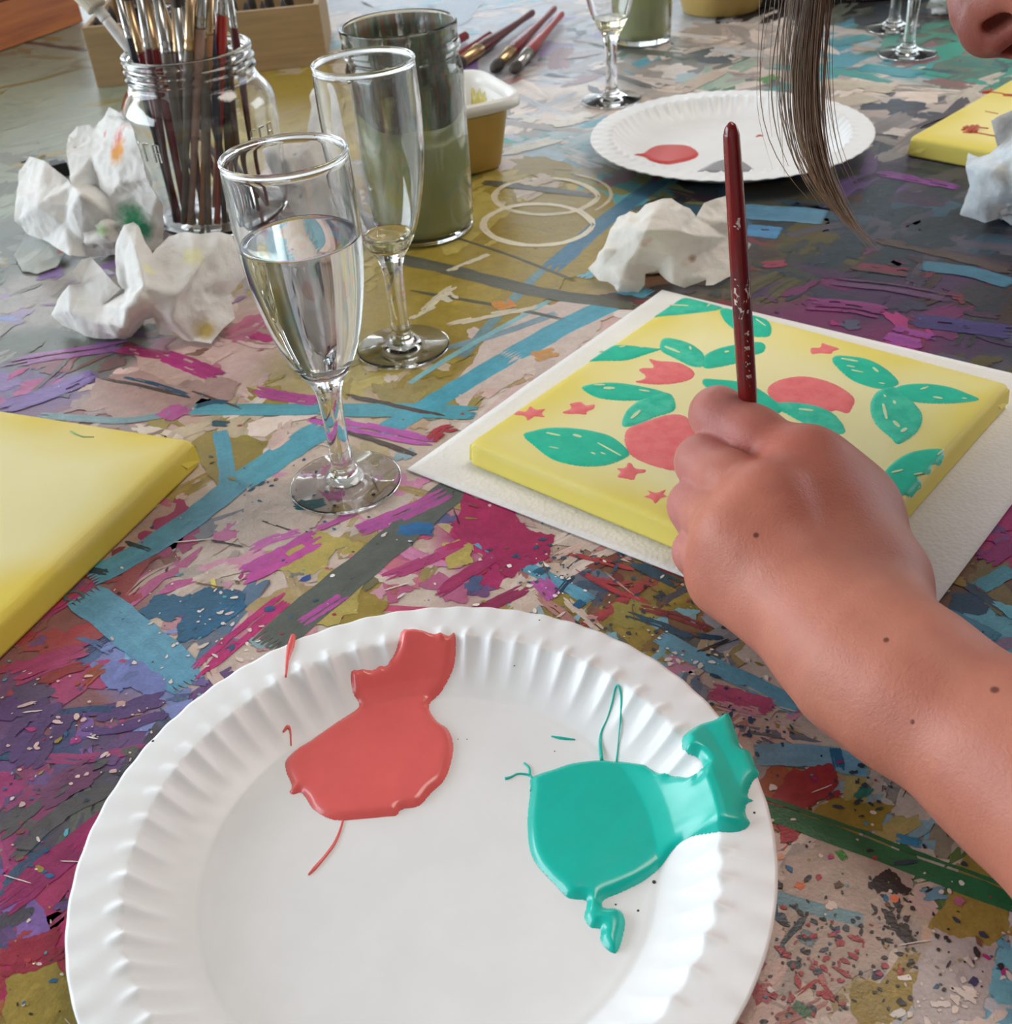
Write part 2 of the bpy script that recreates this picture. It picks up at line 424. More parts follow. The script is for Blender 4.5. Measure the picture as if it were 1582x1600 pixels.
for s_ in (TS0+.08, TS1-.08): mb.box(tp(s_, (TF0+TF1)/2, -0.075), (0.025, TF1-TF0-.3, 0.085), yaw)
mb.obj('apron', m_wood.m, table, False)

# ---- brushed paint: every stroke is a thin layer of bristle tracks lying on the top
PV, PF, PC = [], [], []
layer = [0.0, 1/7]     # height level reached, rise per stroke: scattered strokes share a level, later ones lie above
def zlev(odd=0): return 0.00004 + int(layer[0]) * 5.5e-7 + odd * 2.6e-7
def emit(poly, col):
    z = zlev()
    o = len(PV)
    for p in poly: PV.append((p[0], p[1], z)); PC.append(col)
    PF.append(tuple(range(o, o + len(poly))))
def vary(c, v):
    k = 1 + rnd.uniform(-v, v); t = rnd.uniform(-v, v) * .3
    return [min(1, max(0, c[0]*k*(1+t))), min(1, c[1]*k), min(1, max(0, c[2]*k*(1-t)))]
def track(P, N, w, jag):
    """one ragged strip along points P with normals N, width w (array)"""
    n = len(P)
    L = [P[i] + N[i]*(w[i]*(.5 + rnd.uniform(-jag, jag))) for i in range(n)]
    R = [P[i] - N[i]*(w[i]*(.5 + rnd.uniform(-jag, jag))) for i in range(n)]
    o = len(PV); return L, R
def strip(P, N, w, jag, col, odd=0):
    L, R = track(P, N, w, jag)
    z = zlev(odd); o = len(PV); n = len(P)
    for a, b in zip(L, R):
        PV.append((a[0], a[1], z)); PV.append((b[0], b[1], z)); PC.append(col); PC.append(col)
    for i in range(n - 1): PF.append((o+2*i, o+2*i+1, o+2*i+3, o+2*i+2))
def stroke_world(pts, width, col, bristles=5, ragged=0.25, gap=0.15, var=0.10, taper=0.0):
    """pts: table points; width in metres"""
    pts = [np.array(p[:2], float) for p in pts]
    seg = [np.linalg.norm(b-a) for a, b in zip(pts, pts[1:])]; Ltot = sum(seg)
    if Ltot < 1e-5: return
    layer[0] += layer[1]
    step = max(0.0012, min(0.01, Ltot / 14)); n = max(4, int(Ltot / step) + 1)
    cum = np.r_[0, np.cumsum(seg)]
    ts = np.linspace(0, Ltot, n)
    X = np.array([[np.interp(t, cum, [p[k] for p in pts]) for k in (0, 1)] for t in ts])
    if len(pts) > 2 and n > 8:
        for _ in range(3): X[1:-1] = (X[:-2] + 2*X[1:-1] + X[2:]) / 4
    T = np.gradient(X, axis=0); T /= np.linalg.norm(T, axis=1)[:, None] + 1e-12
    Nn = np.c_[-T[:, 1], T[:, 0]]
    bw = width / bristles
    w0 = np.ones(n)
    if taper: w0 = 1 - taper * np.abs(np.linspace(-1, 1, n)) ** 2
    for b in range(bristles):
        if bristles > 3 and rnd.random() < gap * .4 and b not in (0, bristles-1): continue
        off = (b + .5) / bristles - .5
        a0 = int(abs(rnd.gauss(0, ragged)) * n * .25); a1 = n - int(abs(rnd.gauss(0, ragged)) * n * .25)
        if a1 - a0 < 3: continue
        P = X[a0:a1] + Nn[a0:a1] * (off * width * w0[a0:a1])[:, None]
        w = np.full(a1-a0, bw * (1.38 if rnd.random() > gap else .9)) * w0[a0:a1]
        w[0] *= .4; w[-1] *= .3
        c = vary(col, var)
        if rnd.random() < gap and a1 - a0 > 8:       # the bristle skips
            m = rnd.randrange(3, a1-a0-3); g = rnd.randrange(1, 3)
            strip(P[:m], Nn[a0:a0+m], w[:m], .22, c, b % 2)
            if a1-a0-m-g > 2: strip(P[m+g:], Nn[a0+m+g:a1], w[m+g:], .22, c, b % 2)
        else: strip(P, Nn[a0:a1], w, .2, c, b % 2)
def blob_world(c, r, col, asp=1.0, ang=0.0, n=9, jag=0.35):
    layer[0] += layer[1]
    ca, sa = math.cos(ang), math.sin(ang); poly = []
    for k in range(n):
        w = 2*PI*k/n; q = r*(1 + rnd.uniform(-jag, jag)); x, y = q*math.cos(w)*asp, q*math.sin(w)
        poly.append((c[0] + x*ca - y*sa, c[1] + x*sa + y*ca))
    emit(poly, vary(col, .12))
def pstroke(pts, wpx, col, **k):
    """stroke read off the photograph: pixel polyline and the width it has there across its run"""
    q = [at(x, y) for x, y in pts]
    m = len(pts)//2; a, b = pts[max(0, m-1)], pts[min(len(pts)-1, m)]
    t = np.array([b[0]-a[0], b[1]-a[1]], float); t /= np.linalg.norm(t) + 1e-9; nn = np.array([-t[1], t[0]])
    c = ((a[0]+b[0])/2, (a[1]+b[1])/2)
    e0, e1 = at(c[0]-nn[0]*wpx/2, c[1]-nn[1]*wpx/2), at(c[0]+nn[0]*wpx/2, c[1]+nn[1]*wpx/2)
    d = (q[min(len(q)-1, m)] - q[max(0, m-1)])[:2]; d /= np.linalg.norm(d) + 1e-9
    wv_ = (e1 - e0)[:2]; w = abs(wv_ @ np.array([-d[1], d[0]]))
    stroke_world(q, w, PALV[col] if col in PALV else lin(col), **k)
def pblob(x, y, rpx, col, asp=1.0, ang=0.0, n=9, jag=.35):
    c = at(x, y); r = np.linalg.norm(at(x + rpx, y) - c)
    blob_world(c, r, PALV[col] if col in PALV else lin(col), asp, ang, n, jag)
def ppoly(pts, col, rag=3.0, sub=4):
    """solid patch with a ragged edge"""
    P = [np.array(q, float) for q in pts]
    for lv in range(4):                  # break the outline up finer and finer
        Q = []
        for a, b in zip(P, P[1:] + P[:1]):
            d = b - a; L = np.linalg.norm(d); nn = np.array([-d[1], d[0]])/(L+1e-9)
            Q += [a, (a+b)/2 + nn*rnd.uniform(-1, 1)*min(L*.2, rag*5/(lv+1))]
        P = Q
    c = PALV[col] if col in PALV else lin(col); layer[0] += layer[1]; emit([at(*q) for q in P], c)
    xs = [q[0] for q in pts]; ys = [q[1] for q in pts]; ctr = (sum(xs)/len(xs), sum(ys)/len(ys))
    layer[0] += 1; layer[1] = 1/2
    for _ in range(7):                   # uneven thickness: a few tone dabs inside
        x = ctr[0] + rnd.gauss(0, (max(xs)-min(xs))*.17); y = ctr[1] + rnd.gauss(0, (max(ys)-min(ys))*.17)
        r = (max(xs)-min(xs))*rnd.uniform(.02, .07)
        pblob(x, y, r, '#000000', rnd.uniform(1, 2.5), yaw + rnd.gauss(0, .5), 14, .4); k = rnd.uniform(.82, 1.2)
        for i in PF[-1]: PC[i] = [min(1, v*k) for v in c]
    layer[1] = 1.0

# scattered daubs, coarse first
def pal_at(p):
    d = np.linalg.norm(bpos - p[:2], axis=1) / bscale
    i = int(np.argmin(d * np.exp(rng.normal(0, .22, len(d))))); return BIAS[i][3].split()
def soft(c, p):
    g = bcol[int(np.argmin(np.linalg.norm(bpos - p[:2], axis=1) / bscale))]; k = rnd.uniform(.1, .55)
    return [a*(1-k) + b*k for a, b in zip(c, g)]
def blotches(n, r0, r1, sampler):
    # irregular dabs and scraped patches
    for _ in range(n):
        p = sampler(); r = math.exp(rnd.uniform(math.log(r0), math.log(r1))); col = soft(PALV[rnd.choice(pal_at(p))], p)
        a = yaw + rnd.gauss(0, .35) + (PI/2 if rnd.random() < .35 else 0); asp = math.exp(abs(rnd.gauss(0, .5))); m = 26; ph = [rnd.uniform(0, 6.28) for _ in range(5)]
        poly = []
        for k in range(m):
            w = 2*PI*k/m; q = r*(1 + .22*math.sin(2*w+ph[0]) + .18*math.sin(3*w+ph[1]) + .13*math.sin(5*w+ph[2]) + .10*math.sin(9*w+ph[3]) + rnd.uniform(-.12, .12))
            x, y = q*math.cos(w)*asp, q*math.sin(w)/asp**.5; poly.append((p[0] + x*math.cos(a) - y*math.sin(a), p[1] + x*math.sin(a) + y*math.cos(a)))
        layer[0] += layer[1]; emit(poly, vary(col, .12))
def scatter(n, l0, l1, w0, w1, sampler, bristles, gap=.3):
    for _ in range(n):
        p = sampler()
        if p is None: continue
        col = soft(PALV[rnd.choice(pal_at(p))], p)
        a = yaw + rnd.gauss(0, .28) + (PI/2 if rnd.random() < .38 else 0)
        L = math.exp(rnd.uniform(math.log(l0), math.log(l1))); w = math.exp(rnd.uniform(math.log(w0), math.log(w1)))
        d = np.array([math.cos(a), math.sin(a)]); nrm = np.array([-d[1], d[0]]); cv = rnd.uniform(-.12, .12)*L
        stroke_world([p[:2]-d*L/2, p[:2]+nrm*cv, p[:2]+d*L/2], w, col, bristles=bristles, ragged=.45, gap=gap*.5, var=.10)
def s_all():
    s = rnd.uniform(TS0+.03, TS1-.03); f = rnd.uniform(TF0+.03, TF1-.03); p = tp(s, f)
    return p if (p[1] > 0.0 and abs(p[0]) < .35 + .55*p[1]) else None
def s_near():
    p = at(rnd.uniform(-60, 1640), rnd.uniform(380, 1640)); return p
scatter(2000, .03, .12, .008, .028, s_all, 5)
def s_far(): return at(rnd.uniform(-60, 1640), rnd.uniform(-30, 420))
blotches(500, .010, .034, s_far)
scatter(520, .04, .15, .008, .022, s_far, 4)
blotches(800, .004, .014, s_near)
scatter(420, .012, .055, .003, .010, s_near, 4)
blotches(500, .0012, .005, s_near)

# --- strokes and patches that can be read one by one
K = dict(bristles=7, ragged=.12, gap=.03, var=.06)
layer[1] = 1.0
# olive field
ppoly([(600,420),(740,360),(900,300),(990,330),(930,420),(850,470),(800,540),(690,570),(600,560),(540,520)], 'ol')
ppoly([(380,120),(500,105),(520,180),(470,240),(400,260)], 'ol'); ppoly([(640,380),(760,300),(800,330),(700,400)], 'lo')
ppoly([(1540,1300),(1582,1400),(1570,1460),(1500,1500),(1450,1450)], '#9c8440'); ppoly([(1300,1240),(1400,1260),(1380,1300),(1270,1310)], 'ol')
ppoly([(1330,1530),(1440,1520),(1420,1580),(1350,1600)], 'ol')
ppoly([(300,690),(350,680),(420,690),(400,740),(350,770)], '#8c7a34'); ppoly([(580,600),(680,590),(760,620),(700,650),(600,640)], '#93834a')
ppoly([(420,850),(500,830),(560,850),(480,900),(430,890)], 'lo'); ppoly([(505,890),(580,900),(560,960),(480,980)], 'lo')
ppoly([(690,850),(745,830),(740,880),(700,890)], 'lo'); ppoly([(955,945),(1000,930),(1030,950),(1000,985),(965,980)], '#8f8340', 2)
ppoly([(10,1530),(90,1500),(140,1560),(120,1620),(0,1620)], 'ol')
# pale patches; the two blue-grey ones at the far edge are painted window sheen
ppoly([(800,500),(900,470),(960,490),(900,560),(800,600),(720,640),(700,610)], '#c9b4ab'); ppoly([(880,560),(960,520),(930,590),(870,620)], '#c8b3a8')
ppoly([(150,590),(300,560),(380,600),(340,650),(200,660),(120,640)], '#a3847c'); ppoly([(200,545),(330,565),(320,600),(220,580)], '#b99b90')
ppoly([(1230,1340),(1340,1310),(1430,1370),(1400,1480),(1300,1560),(1230,1500)], '#b3a094'); ppoly([(1460,1450),(1560,1480),(1540,1590),(1430,1600)], '#b5aaa8')
ppoly([(380,760),(470,740),(520,800),(450,850),(370,840)], '#bfada1'); ppoly([(750,40),(860,30),(840,100),(740,130)], '#a8abb5', 4)
ppoly([(560,0),(760,0),(720,40),(600,20)], '#9aa9b8', 4)
# teal / blue tape-width bands
for pts, w, c in ((((507,668),(440,712),(372,757)), 33, 'tl'), (((376,752),(300,812),(234,856),(140,905)), 30, '#5592a8'),
                  (((344,674),(352,712),(358,770)), 24, '#4d92a8'), (((300,640),(420,641),(505,640)), 17, '#5097a6'),
                  (((530,641),(640,642),(745,646)), 20, '#4f98a8'), (((596,678),(690,622),(800,556)), 26, '#4a9ab0'),
                  (((800,556),(880,512),(960,474),(1010,450)), 24, '#4b98ae'), (((856,425),(945,345),(1034,282)), 24, '#3f6f8c'),
                  (((850,420),(800,470),(720,560)), 12, '#6c8a90'), (((130,930),(205,985),(300,1070)), 58, '#5c95b0'),
                  (((60,650),(200,660),(300,640)), 10, '#6c8a90'), (((745,845),(830,890),(925,940)), 17, '#5c9db8'),
                  (((1030,995),(1110,1040),(1200,1080),(1250,1110)), 26, '#6aa5bd'), (((1180,1180),(1270,1180),(1360,1200)), 34, '#74a5bf'),
                  (((1190,1395),(1270,1420),(1350,1440)), 20, '#6f95a0'), (((1150,330),(1230,335),(1290,340)), 22, '#5b86a0'),
                  (((1165,360),(1220,365)), 18, '#4a7fa8'), (((1440,415),(1520,425),(1582,445)), 15, '#3f6c82'),
                  (((1450,395),(1510,400),(1582,420)), 10, '#40323a'), (((1300,70),(1340,62),(1360,56)), 10, '#3f8a92'),
                  (((1345,105),(1440,118)), 12, '#378f9c'), (((700,545),(790,520),(870,490)), 8, '#7a95a0'),
                  (((640,600),(700,560),(860,470)), 7, '#7fb0b8'), (((1530,920),(1582,890)), 24, '#4f8a9c'), (((1480,960),(1560,1000)), 20, '#4a86a0')):
    pstroke(pts, w, c, **K)
ppoly([(1556,1500),(1590,1470),(1600,1580),(1560,1570),(1545,1545)], '#6fb0c2', 3)
ppoly([(140,1040),(230,1040),(262,1075),(235,1100),(170,1075)], '#6d78b0', 3)
# dark grey-green band
pstroke(((415,1012),(500,940),(610,850),(735,742)), 44, '#565b54', **K)
pstroke(((0,1330),(90,1250),(180,1210)), 60, '#514e50', bristles=8, ragged=.3, gap=.2, var=.1)
# table joints (dark filled grooves)
for pts, w in ((((600,400),(700,422),(860,462),(1000,478)), 15), (((640,455),(790,480),(880,500)), 4), (((755,285),(850,296),(935,308)), 7), (((700,368),(800,400),(900,440)), 3.5)):
    pstroke(pts, w, '#57564a', bristles=3, ragged=.1, gap=.1, var=.1)
for pts, w in ((((485,655),(560,680),(650,712)), 6), (((540,618),(620,635),(695,652)), 5), (((160,592),(230,605),(300,622)), 4.5), (((20,640),(100,570),(120,540)), 4),
               (((40,66),(90,72),(140,80)), 4), (((940,460),(1060,480)), 8), (((1370,375),(1470,395),(1582,425)), 9), (((1330,418),(1420,430)), 6), (((330,845),(380,855)), 2.5), (((300,612),(380,640)), 3), (((410,815),(470,835)), 2.4)):
    pstroke(pts, w, '#4a3c38', bristles=2, ragged=.2, gap=.1, var=.15)
# magentas, pinks, purples
for pts, w, c in ((((500,838),(440,872),(372,905)), 28, '#b8489a'), (((452,930),(380,990),(298,1060)), 26, '#b0246a'), (((395,611),(440,620),(500,628)), 16, '#ac4589'),
                  (((487,652),(580,672),(680,692)), 18, '#b252a4'), (((0,572),(60,560),(200,540)), 14, '#8a4a8a'), (((255,555),(300,572),(342,590)), 22, '#a62a72'),
                  (((185,545),(230,552),(260,556)), 14, '#a02a62'), (((0,640),(60,622),(150,585)), 20, '#6a4a92'), (((395,523),(426,533)), 12, '#b03070'),
                  (((255,655),(290,635)), 22, '#a8508a'), (((470,832),(420,845),(390,862)), 12, '#c468a8'), (((560,830),(640,800),(700,770)), 20, '#a84a92'),
                  (((600,905),(660,880),(720,850)), 16, '#a83a72'), (((680,930),(760,880),(800,850)), 18, '#a02a60'), (((490,830),(560,800)), 9, '#b35a9a'),
                  (((470,975),(540,930)), 14, '#b04a9a'), (((840,905),(870,935)), 26, '#b85aa4'), (((0,1420),(60,1370),(250,1220)), 40, '#8a2458'),
                  (((120,1330),(200,1250),(290,1180)), 28, '#9c2460'), (((0,1500),(60,1490),(100,1470)), 55, '#8c2438'), (((20,1060),(90,1030),(140,1020)), 30, '#a03a68'),
                  (((100,1100),(60,1140),(20,1200)), 60, '#553a68'), (((130,1130),(200,1120),(260,1100)), 44, '#563c70'), (((60,1250),(150,1200)), 40, '#6a3c5c'),
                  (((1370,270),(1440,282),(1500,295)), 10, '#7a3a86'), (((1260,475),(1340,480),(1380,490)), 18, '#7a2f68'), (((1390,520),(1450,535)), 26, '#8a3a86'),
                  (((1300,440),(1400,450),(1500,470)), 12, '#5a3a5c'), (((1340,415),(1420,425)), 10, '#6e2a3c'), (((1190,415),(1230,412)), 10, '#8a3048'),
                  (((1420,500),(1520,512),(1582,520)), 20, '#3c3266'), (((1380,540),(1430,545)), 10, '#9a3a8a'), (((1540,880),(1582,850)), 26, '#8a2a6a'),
                  (((1110,1080),(1180,1100),(1210,1110)), 26, '#b8567a'), (((1120,1100),(1190,1120)), 14, '#cc9aa8'), (((990,470),(1060,480),(1130,478)), 8, '#7a3440')):
    pstroke(pts, w, c, bristles=6, ragged=.35, gap=.2, var=.1)
ppoly([(725,770),(790,790),(868,838),(838,882),(800,905),(775,880),(735,850),(708,830),(720,800)], '#a11f58', 4)
ppoly([(500,770),(535,765),(540,778),(515,786)], '#b0508e', 2)
# blues / navies
ppoly([(215,955),(250,930),(300,935),(345,920),(378,925),(382,945),(330,975),(290,1005),(275,1000),(285,965),(230,968)], '#235878', 4)
pstroke(((290,1000),(330,970),(380,935)), 30, '#1f5c82', bristles=6, ragged=.6, gap=.3)
for pts, w, c in ((((620,832),(655,826),(682,830)), 17, '#1f6298'), (((455,790),(490,793),(515,786)), 13, '#1c5a62'), (((305,637),(335,628),(356,630)), 6, '#1d4a60'),
                  (((330,662),(358,664)), 8, '#1e4a58'), (((130,890),(170,896)), 9, '#243f50'), (((195,848),(240,862)), 6, '#2a3d4c'), (((90,1115),(140,1108),(180,1110)), 8, '#2d4468'),
                  (((195,590),(240,600),(300,620)), 5, '#25506a'), (((1305,1170),(1312,1205)), 18, '#2c6c92'), (((1180,1400),(1222,1440),(1235,1445)), 11, '#1f4258'),
                  (((1400,1310),(1440,1320)), 13, '#3a80a4'), (((1250,1460),(1275,1475)), 20, '#6a7c80'), (((1440,1400),(1480,1395)), 18, '#6f9ab0'),
                  (((990,880),(1060,915)), 14, '#28485c'), (((980,960),(1040,980),(1080,1000)), 9, '#2b4a5e'), (((1060,990),(1130,1000)), 8, '#274a60'),
                  (((1090,1020),(1140,1000)), 4, '#2a3a48'), (((870,930),(895,900)), 8, '#25405a'), (((900,950),(912,940)), 12, '#1f5a80'), (((835,898),(860,888)), 10, '#2a5a78')):
    pstroke(pts, w, c, bristles=4, ragged=.4, gap=.1, var=.1)
# reds, green, black
ppoly([(1206,1252),(1240,1200),(1300,1195),(1310,1215),(1280,1250),(1255,1268),(1225,1262)], '#9c3238', 4)
ppoly([(1212,1290),(1240,1285),(1248,1310),(1220,1320)], '#a02c36', 3)
pstroke(((1180,1258),(1260,1285),(1350,1318),(1440,1355),(1530,1385),(1600,1415)), 36, '#2c6a44', bristles=8, ragged=.08, gap=.04, var=.06)
ppoly([(1360,1385),(1385,1360),(1405,1372),(1425,1390),(1420,1400),(1400,1395),(1370,1398)], '#2a2526', 4)
ppoly([(1375,1420),(1400,1435),(1425,1455),(1430,1475),(1410,1470),(1390,1445)], '#2a2526', 4)
for _ in range(46):
    pblob(rnd.gauss(1405, 26), rnd.gauss(1425, 34), rnd.uniform(1.5, 4.5), 'dk', rnd.uniform(1, 2.2), rnd.uniform(0, 3))
for pts, w, c in ((((890,865),(950,880),(1010,900)), 8, '#a83a42'), (((900,890),(960,925),(1020,945)), 9, '#a83640'), (((920,905),(990,915)), 8, '#9c3a44'), (((1000,950),(1060,965),(1110,985)), 9, '#8a2e3c'),
                  (((940,890),(1000,940)), 3, '#b88a80'), (((1245,1555),(1280,1530),(1310,1570)), 6, '#a83030'), (((1270,1500),(1290,1540)), 10, '#b06a68'), (((60,1070),(110,1045),(140,1040)), 14, '#8a3030'),
                  (((125,1075),(150,1050),(165,1045)), 17, '#9a4a30'), (((672,690),(690,672),(715,668)), 16, '#a33440'), (((1210,1600),(1290,1560)), 20, '#a87068'), (((1240,1570),(1270,1590)), 16, '#3a6a48'),
                  (((1400,1510),(1410,1525)), 8, '#b0483a'), (((1310,1330),(1322,1345)), 12, '#3c8a38'), (((1340,1250),(1360,1230)), 16, '#2f7a6c')):
    pstroke(pts, w, c, bristles=4, ragged=.6, gap=.3, var=.1)
# white marks: two rings left by a bowl, dashes, orange chip, yellow fleck
def ring(cx, cy, rx, ry, w, c, a0=0, a1=2*PI):
    pts = [(cx + rx*math.cos(a0+(a1-a0)*k/40), cy + ry*math.sin(a0+(a1-a0)*k/40)) for k in range(41)]
    q = [at(x, y) for x, y in pts]; stroke_world(q, w, lin(c), bristles=2, ragged=.02, gap=.2, var=.06)
ring(852, 308, 84, 30, .0048, '#d6c9ac'); ring(840, 352, 88, 34, .0048, '#e0d4b8'); ring(885, 305, 72, 32, .0025, '#c9bb9c', -1.4, .9)
ring(116, 933, 17, 9, .0012, '#4a6a6a')
for pts, w, c in ((((660,490),(690,462),(710,448)), 10, '#c8bc9c'), (((700,425),(765,398)), 5, '#cfc4a8'), (((690,470),(712,460)), 14, '#cdc3ac'), (((640,500),(680,480)), 5, '#c6baa0'),
                  (((770,482),(786,478),(805,474)), 14, '#c8812c'), (((332,905),(336,920)), 7, '#e0cf6a'), (((700,510),(760,495),(840,480)), 8, '#cfc2a8'), (((830,560),(870,550)), 14, '#c08a4a'),
                  (((860,195),(930,180)), 14, '#cfc6bd'), (((780,240),(880,215)), 12, '#c6c0b4'), (((800,180),(840,190)), 10, '#d4cfc6'), (((820,290),(860,275)), 16, '#b9aa92'),
                  (((1060,145),(1130,110)), 14, '#b8a494'), (((1110,75),(1200,90)), 9, '#b9b6b4'), (((1185,130),(1215,118)), 9, '#4a8a40'), (((1280,130),(1400,140)), 14, '#c2b3a0'),
                  (((1300,165),(1370,150)), 16, '#b9ab98'), (((1385,205),(1420,210)), 12, '#c9bdb8'), (((1230,100),(1300,95)), 8, '#b3a898'), (((1330,75),(1370,80)), 6, '#b89f90'),
                  (((900,60),(960,70)), 9, '#b8b4b8'), (((880,90),(940,80)), 8, '#a9a2a8'), (((420,232),(520,170)), 9, '#a08a50'), (((400,200),(520,150)), 7, '#988048')):
    pstroke(pts, w, c, bristles=3, ragged=.4, gap=.15, var=.08)
for x, y, c in ((1298,1416,'#d8683a'), (1250,1385,'#cf6a40'), (1398,1407,'#e07050'), (1218,1340,'#d89a80'), (1372,1525,'#2a2a60'), (1310,1384,'#5a463a'), (1520,1535,'#24285a'), (1500,1410,'#c06a88'), (1208,1232,'#e8e0d8'), (362,1013,'#2a4a6a'), (420,953,'#1f4a78'), (375,905,'#cfc6bd'), (480,905,'#2a4a98')):
    pblob(x, y, 7, c, 1.2, .5)
ppoly([(1296,1408),(1306,1412),(1309,1421),(1298,1424),(1290,1416)], '#e0d0c4', 1.5)
layer[0] += 1; layer[1] = 1/6
# drops and specks, mostly dark blue, white, pink near the viewer
for _ in range(1100):
    x, y = rnd.uniform(0, 1600), 560 + 1060*rnd.random()**.8
    c = rnd.choice(('nv', 'dk', 'db', 'wh', 'lb', 'lb', 'nb', 'ma', 'br', 'ol', 'rd', 'tl', 'pp'))
    r = math.exp(rnd.uniform(math.log(.00025), math.log(.0011)))
    blob_world(at(x, y), r, PALV[c], math.exp(abs(rnd.gauss(0, .5))), rnd.uniform(0, PI), 7)
layer[1] = 1/3
for cx, cy, sx, sy, n, c in ((900,880,60,30,60,'nv'), (1010,960,50,30,40,'db'), (1160,1130,40,30,40,'nv'), (470,780,50,25,16,'nv'), (1400,1500,60,40,50,'dk'), (1290,1480,50,40,30,'db'), (1280,1540,40,40,60,'rd'),
                             (1500,1570,50,30,40,'lb'), (1240,1430,40,60,24,'dk'), (340,980,60,50,40,'lb'), (150,1150,80,60,60,'pp'), (1360,1240,40,30,24,'db'), (860,910,30,20,14,'wh'), (1080,1030,40,20,30,'wh')):
    for _ in range(n):
        blob_world(at(rnd.gauss(cx, sx), rnd.gauss(cy, sy)), math.exp(rnd.uniform(math.log(.0003), math.log(.0012))), PALV[c], math.exp(abs(rnd.gauss(0, .5))), rnd.uniform(0, PI), 7)
for _ in range(70):   # scratches
    x, y = rnd.uniform(0, 1582), rnd.uniform(600, 1600); a = rnd.uniform(0, PI); L = rnd.uniform(15, 60)
    pstroke(((x, y), (x+L*math.cos(a), y+L*math.sin(a)*.6)), 1.3, rnd.choice(('lb', 'dk', 'br', 'wh')), bristles=1, ragged=.1, gap=0)
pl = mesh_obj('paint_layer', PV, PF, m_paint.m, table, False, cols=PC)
pl['kind'] = 'stuff'


# ------------------------------------------------------------------ paper plates with paint
PC1 = np.array([-0.0375, 0.2405, 0.0]); PR = 0.1155
PC2 = np.array([0.2132, 0.9264, 0.0])
NFL = 56
def plate_z(r, w):
    """height of the pressed paper at radius r (of 1 = rim), angle w"""
    r = np.asarray(r, float); w = np.asarray(w, float)
    ph = (w * NFL / (2*PI) + .13*np.sin(w*5)) % 1.0
    amp = .75 + .35*np.sin(w*3 + 1) * np.sin(w*7)
    pul = np.exp(-((ph - .5) / .17) ** 2) * amp               # narrow pressed ridges
    saw = (np.abs(ph - .5) * 2) * amp
    rb = .848 + .022*(saw - .5)                               # where wall meets lip: a zigzag
    t = np.clip((r - .675) / (rb - .675), 0, 1)
    wall = t*t * .45 + t * .55
    z = .0022 + wall * .0150
    lip = np.clip((r - rb) / (1 - rb), 0, 1)
    z = z + lip * .0012 - lip**2 * .0010
    ridge = np.clip((r - .72)/.11, 0, 1) * np.clip((.900 - r)/.05, 0, 1)
    z = z + pul * ridge * .0019
    z = z + np.where(r > .9, (r-.9)/.1*.00028*np.cos(2*PI*ph), 0)
    inner = np.clip((.655 - r)/.02, 0, 1)
    return z - inner*.0004
def plate_smooth(r):
    r = np.asarray(r, float); t = np.clip((r - .675) / .173, 0, 1); wall = t*t * .45 + t * .55
    return .0022 + wall*.0150 + np.clip((r-.848)/.152, 0, 1)*.0004 + np.clip((r - .73)/.10, 0, 1) * np.clip((.93 - r)/.06, 0, 1)*.0019
def plate_h(x, y, c): 
    r = np.hypot(x-c[0], y-c[1]) / PR; return plate_z(r, np.arctan2(y-c[1], x-c[0]))
m_paper = NT('plate_paper'); _v = m_paper.coord(); _n = m_paper.noise(_v, 35, 3)
m_paper.set(Base_Color=m_paper.ramp(_n.outputs[0], [(.3, '#eeeff1'), (.7, '#f4f5f7')]), Roughness=0.34, Specular_IOR_Level=0.4)
m_paper.bump(m_paper.noise(_v, 700, 2).outputs[0], 0.06, 0.0003)
def plate_mesh(mb):
    seg = NFL * 12
    rs = np.r_[np.linspace(.03, .63, 14), np.linspace(.645, .70, 8), np.linspace(.71, .99, 40), [1.0]]
    w = np.arange(seg) * 2*PI/seg
    V = [(0, 0, .0018)]; F = []
    for r in rs:
        z = plate_z(np.full(seg, r), w); k = PR * r
        V += list(zip(k*np.cos(w), k*np.sin(w), z))
    nr = len(rs)
    back = len(V); V.append((0, 0, .0012))
    for r in rs:
        z = plate_z(np.full(seg, r), w) - .0007
        z = np.maximum(z, .0004)
        V += list(zip(PR*r*np.cos(w), PR*r*np.sin(w), z))
    def idx(i, k, b=0): return b + 1 + i*seg + k % seg
    for k in range(seg):
        F.append((0, idx(0, k), idx(0, k+1))); F.append((back, idx(0, k+1, back), idx(0, k, back)))
        for i in range(nr-1):
            F.append((idx(i, k), idx(i+1, k), idx(i+1, k+1), idx(i, k+1)))
            F.append((idx(i, k, back), idx(i, k+1, back), idx(i+1, k+1, back), idx(i+1, k, back)))
        F.append((idx(nr-1, k), idx(nr-1, k, back), idx(nr-1, k+1, back), idx(nr-1, k+1)))
    mb.add(V, F)

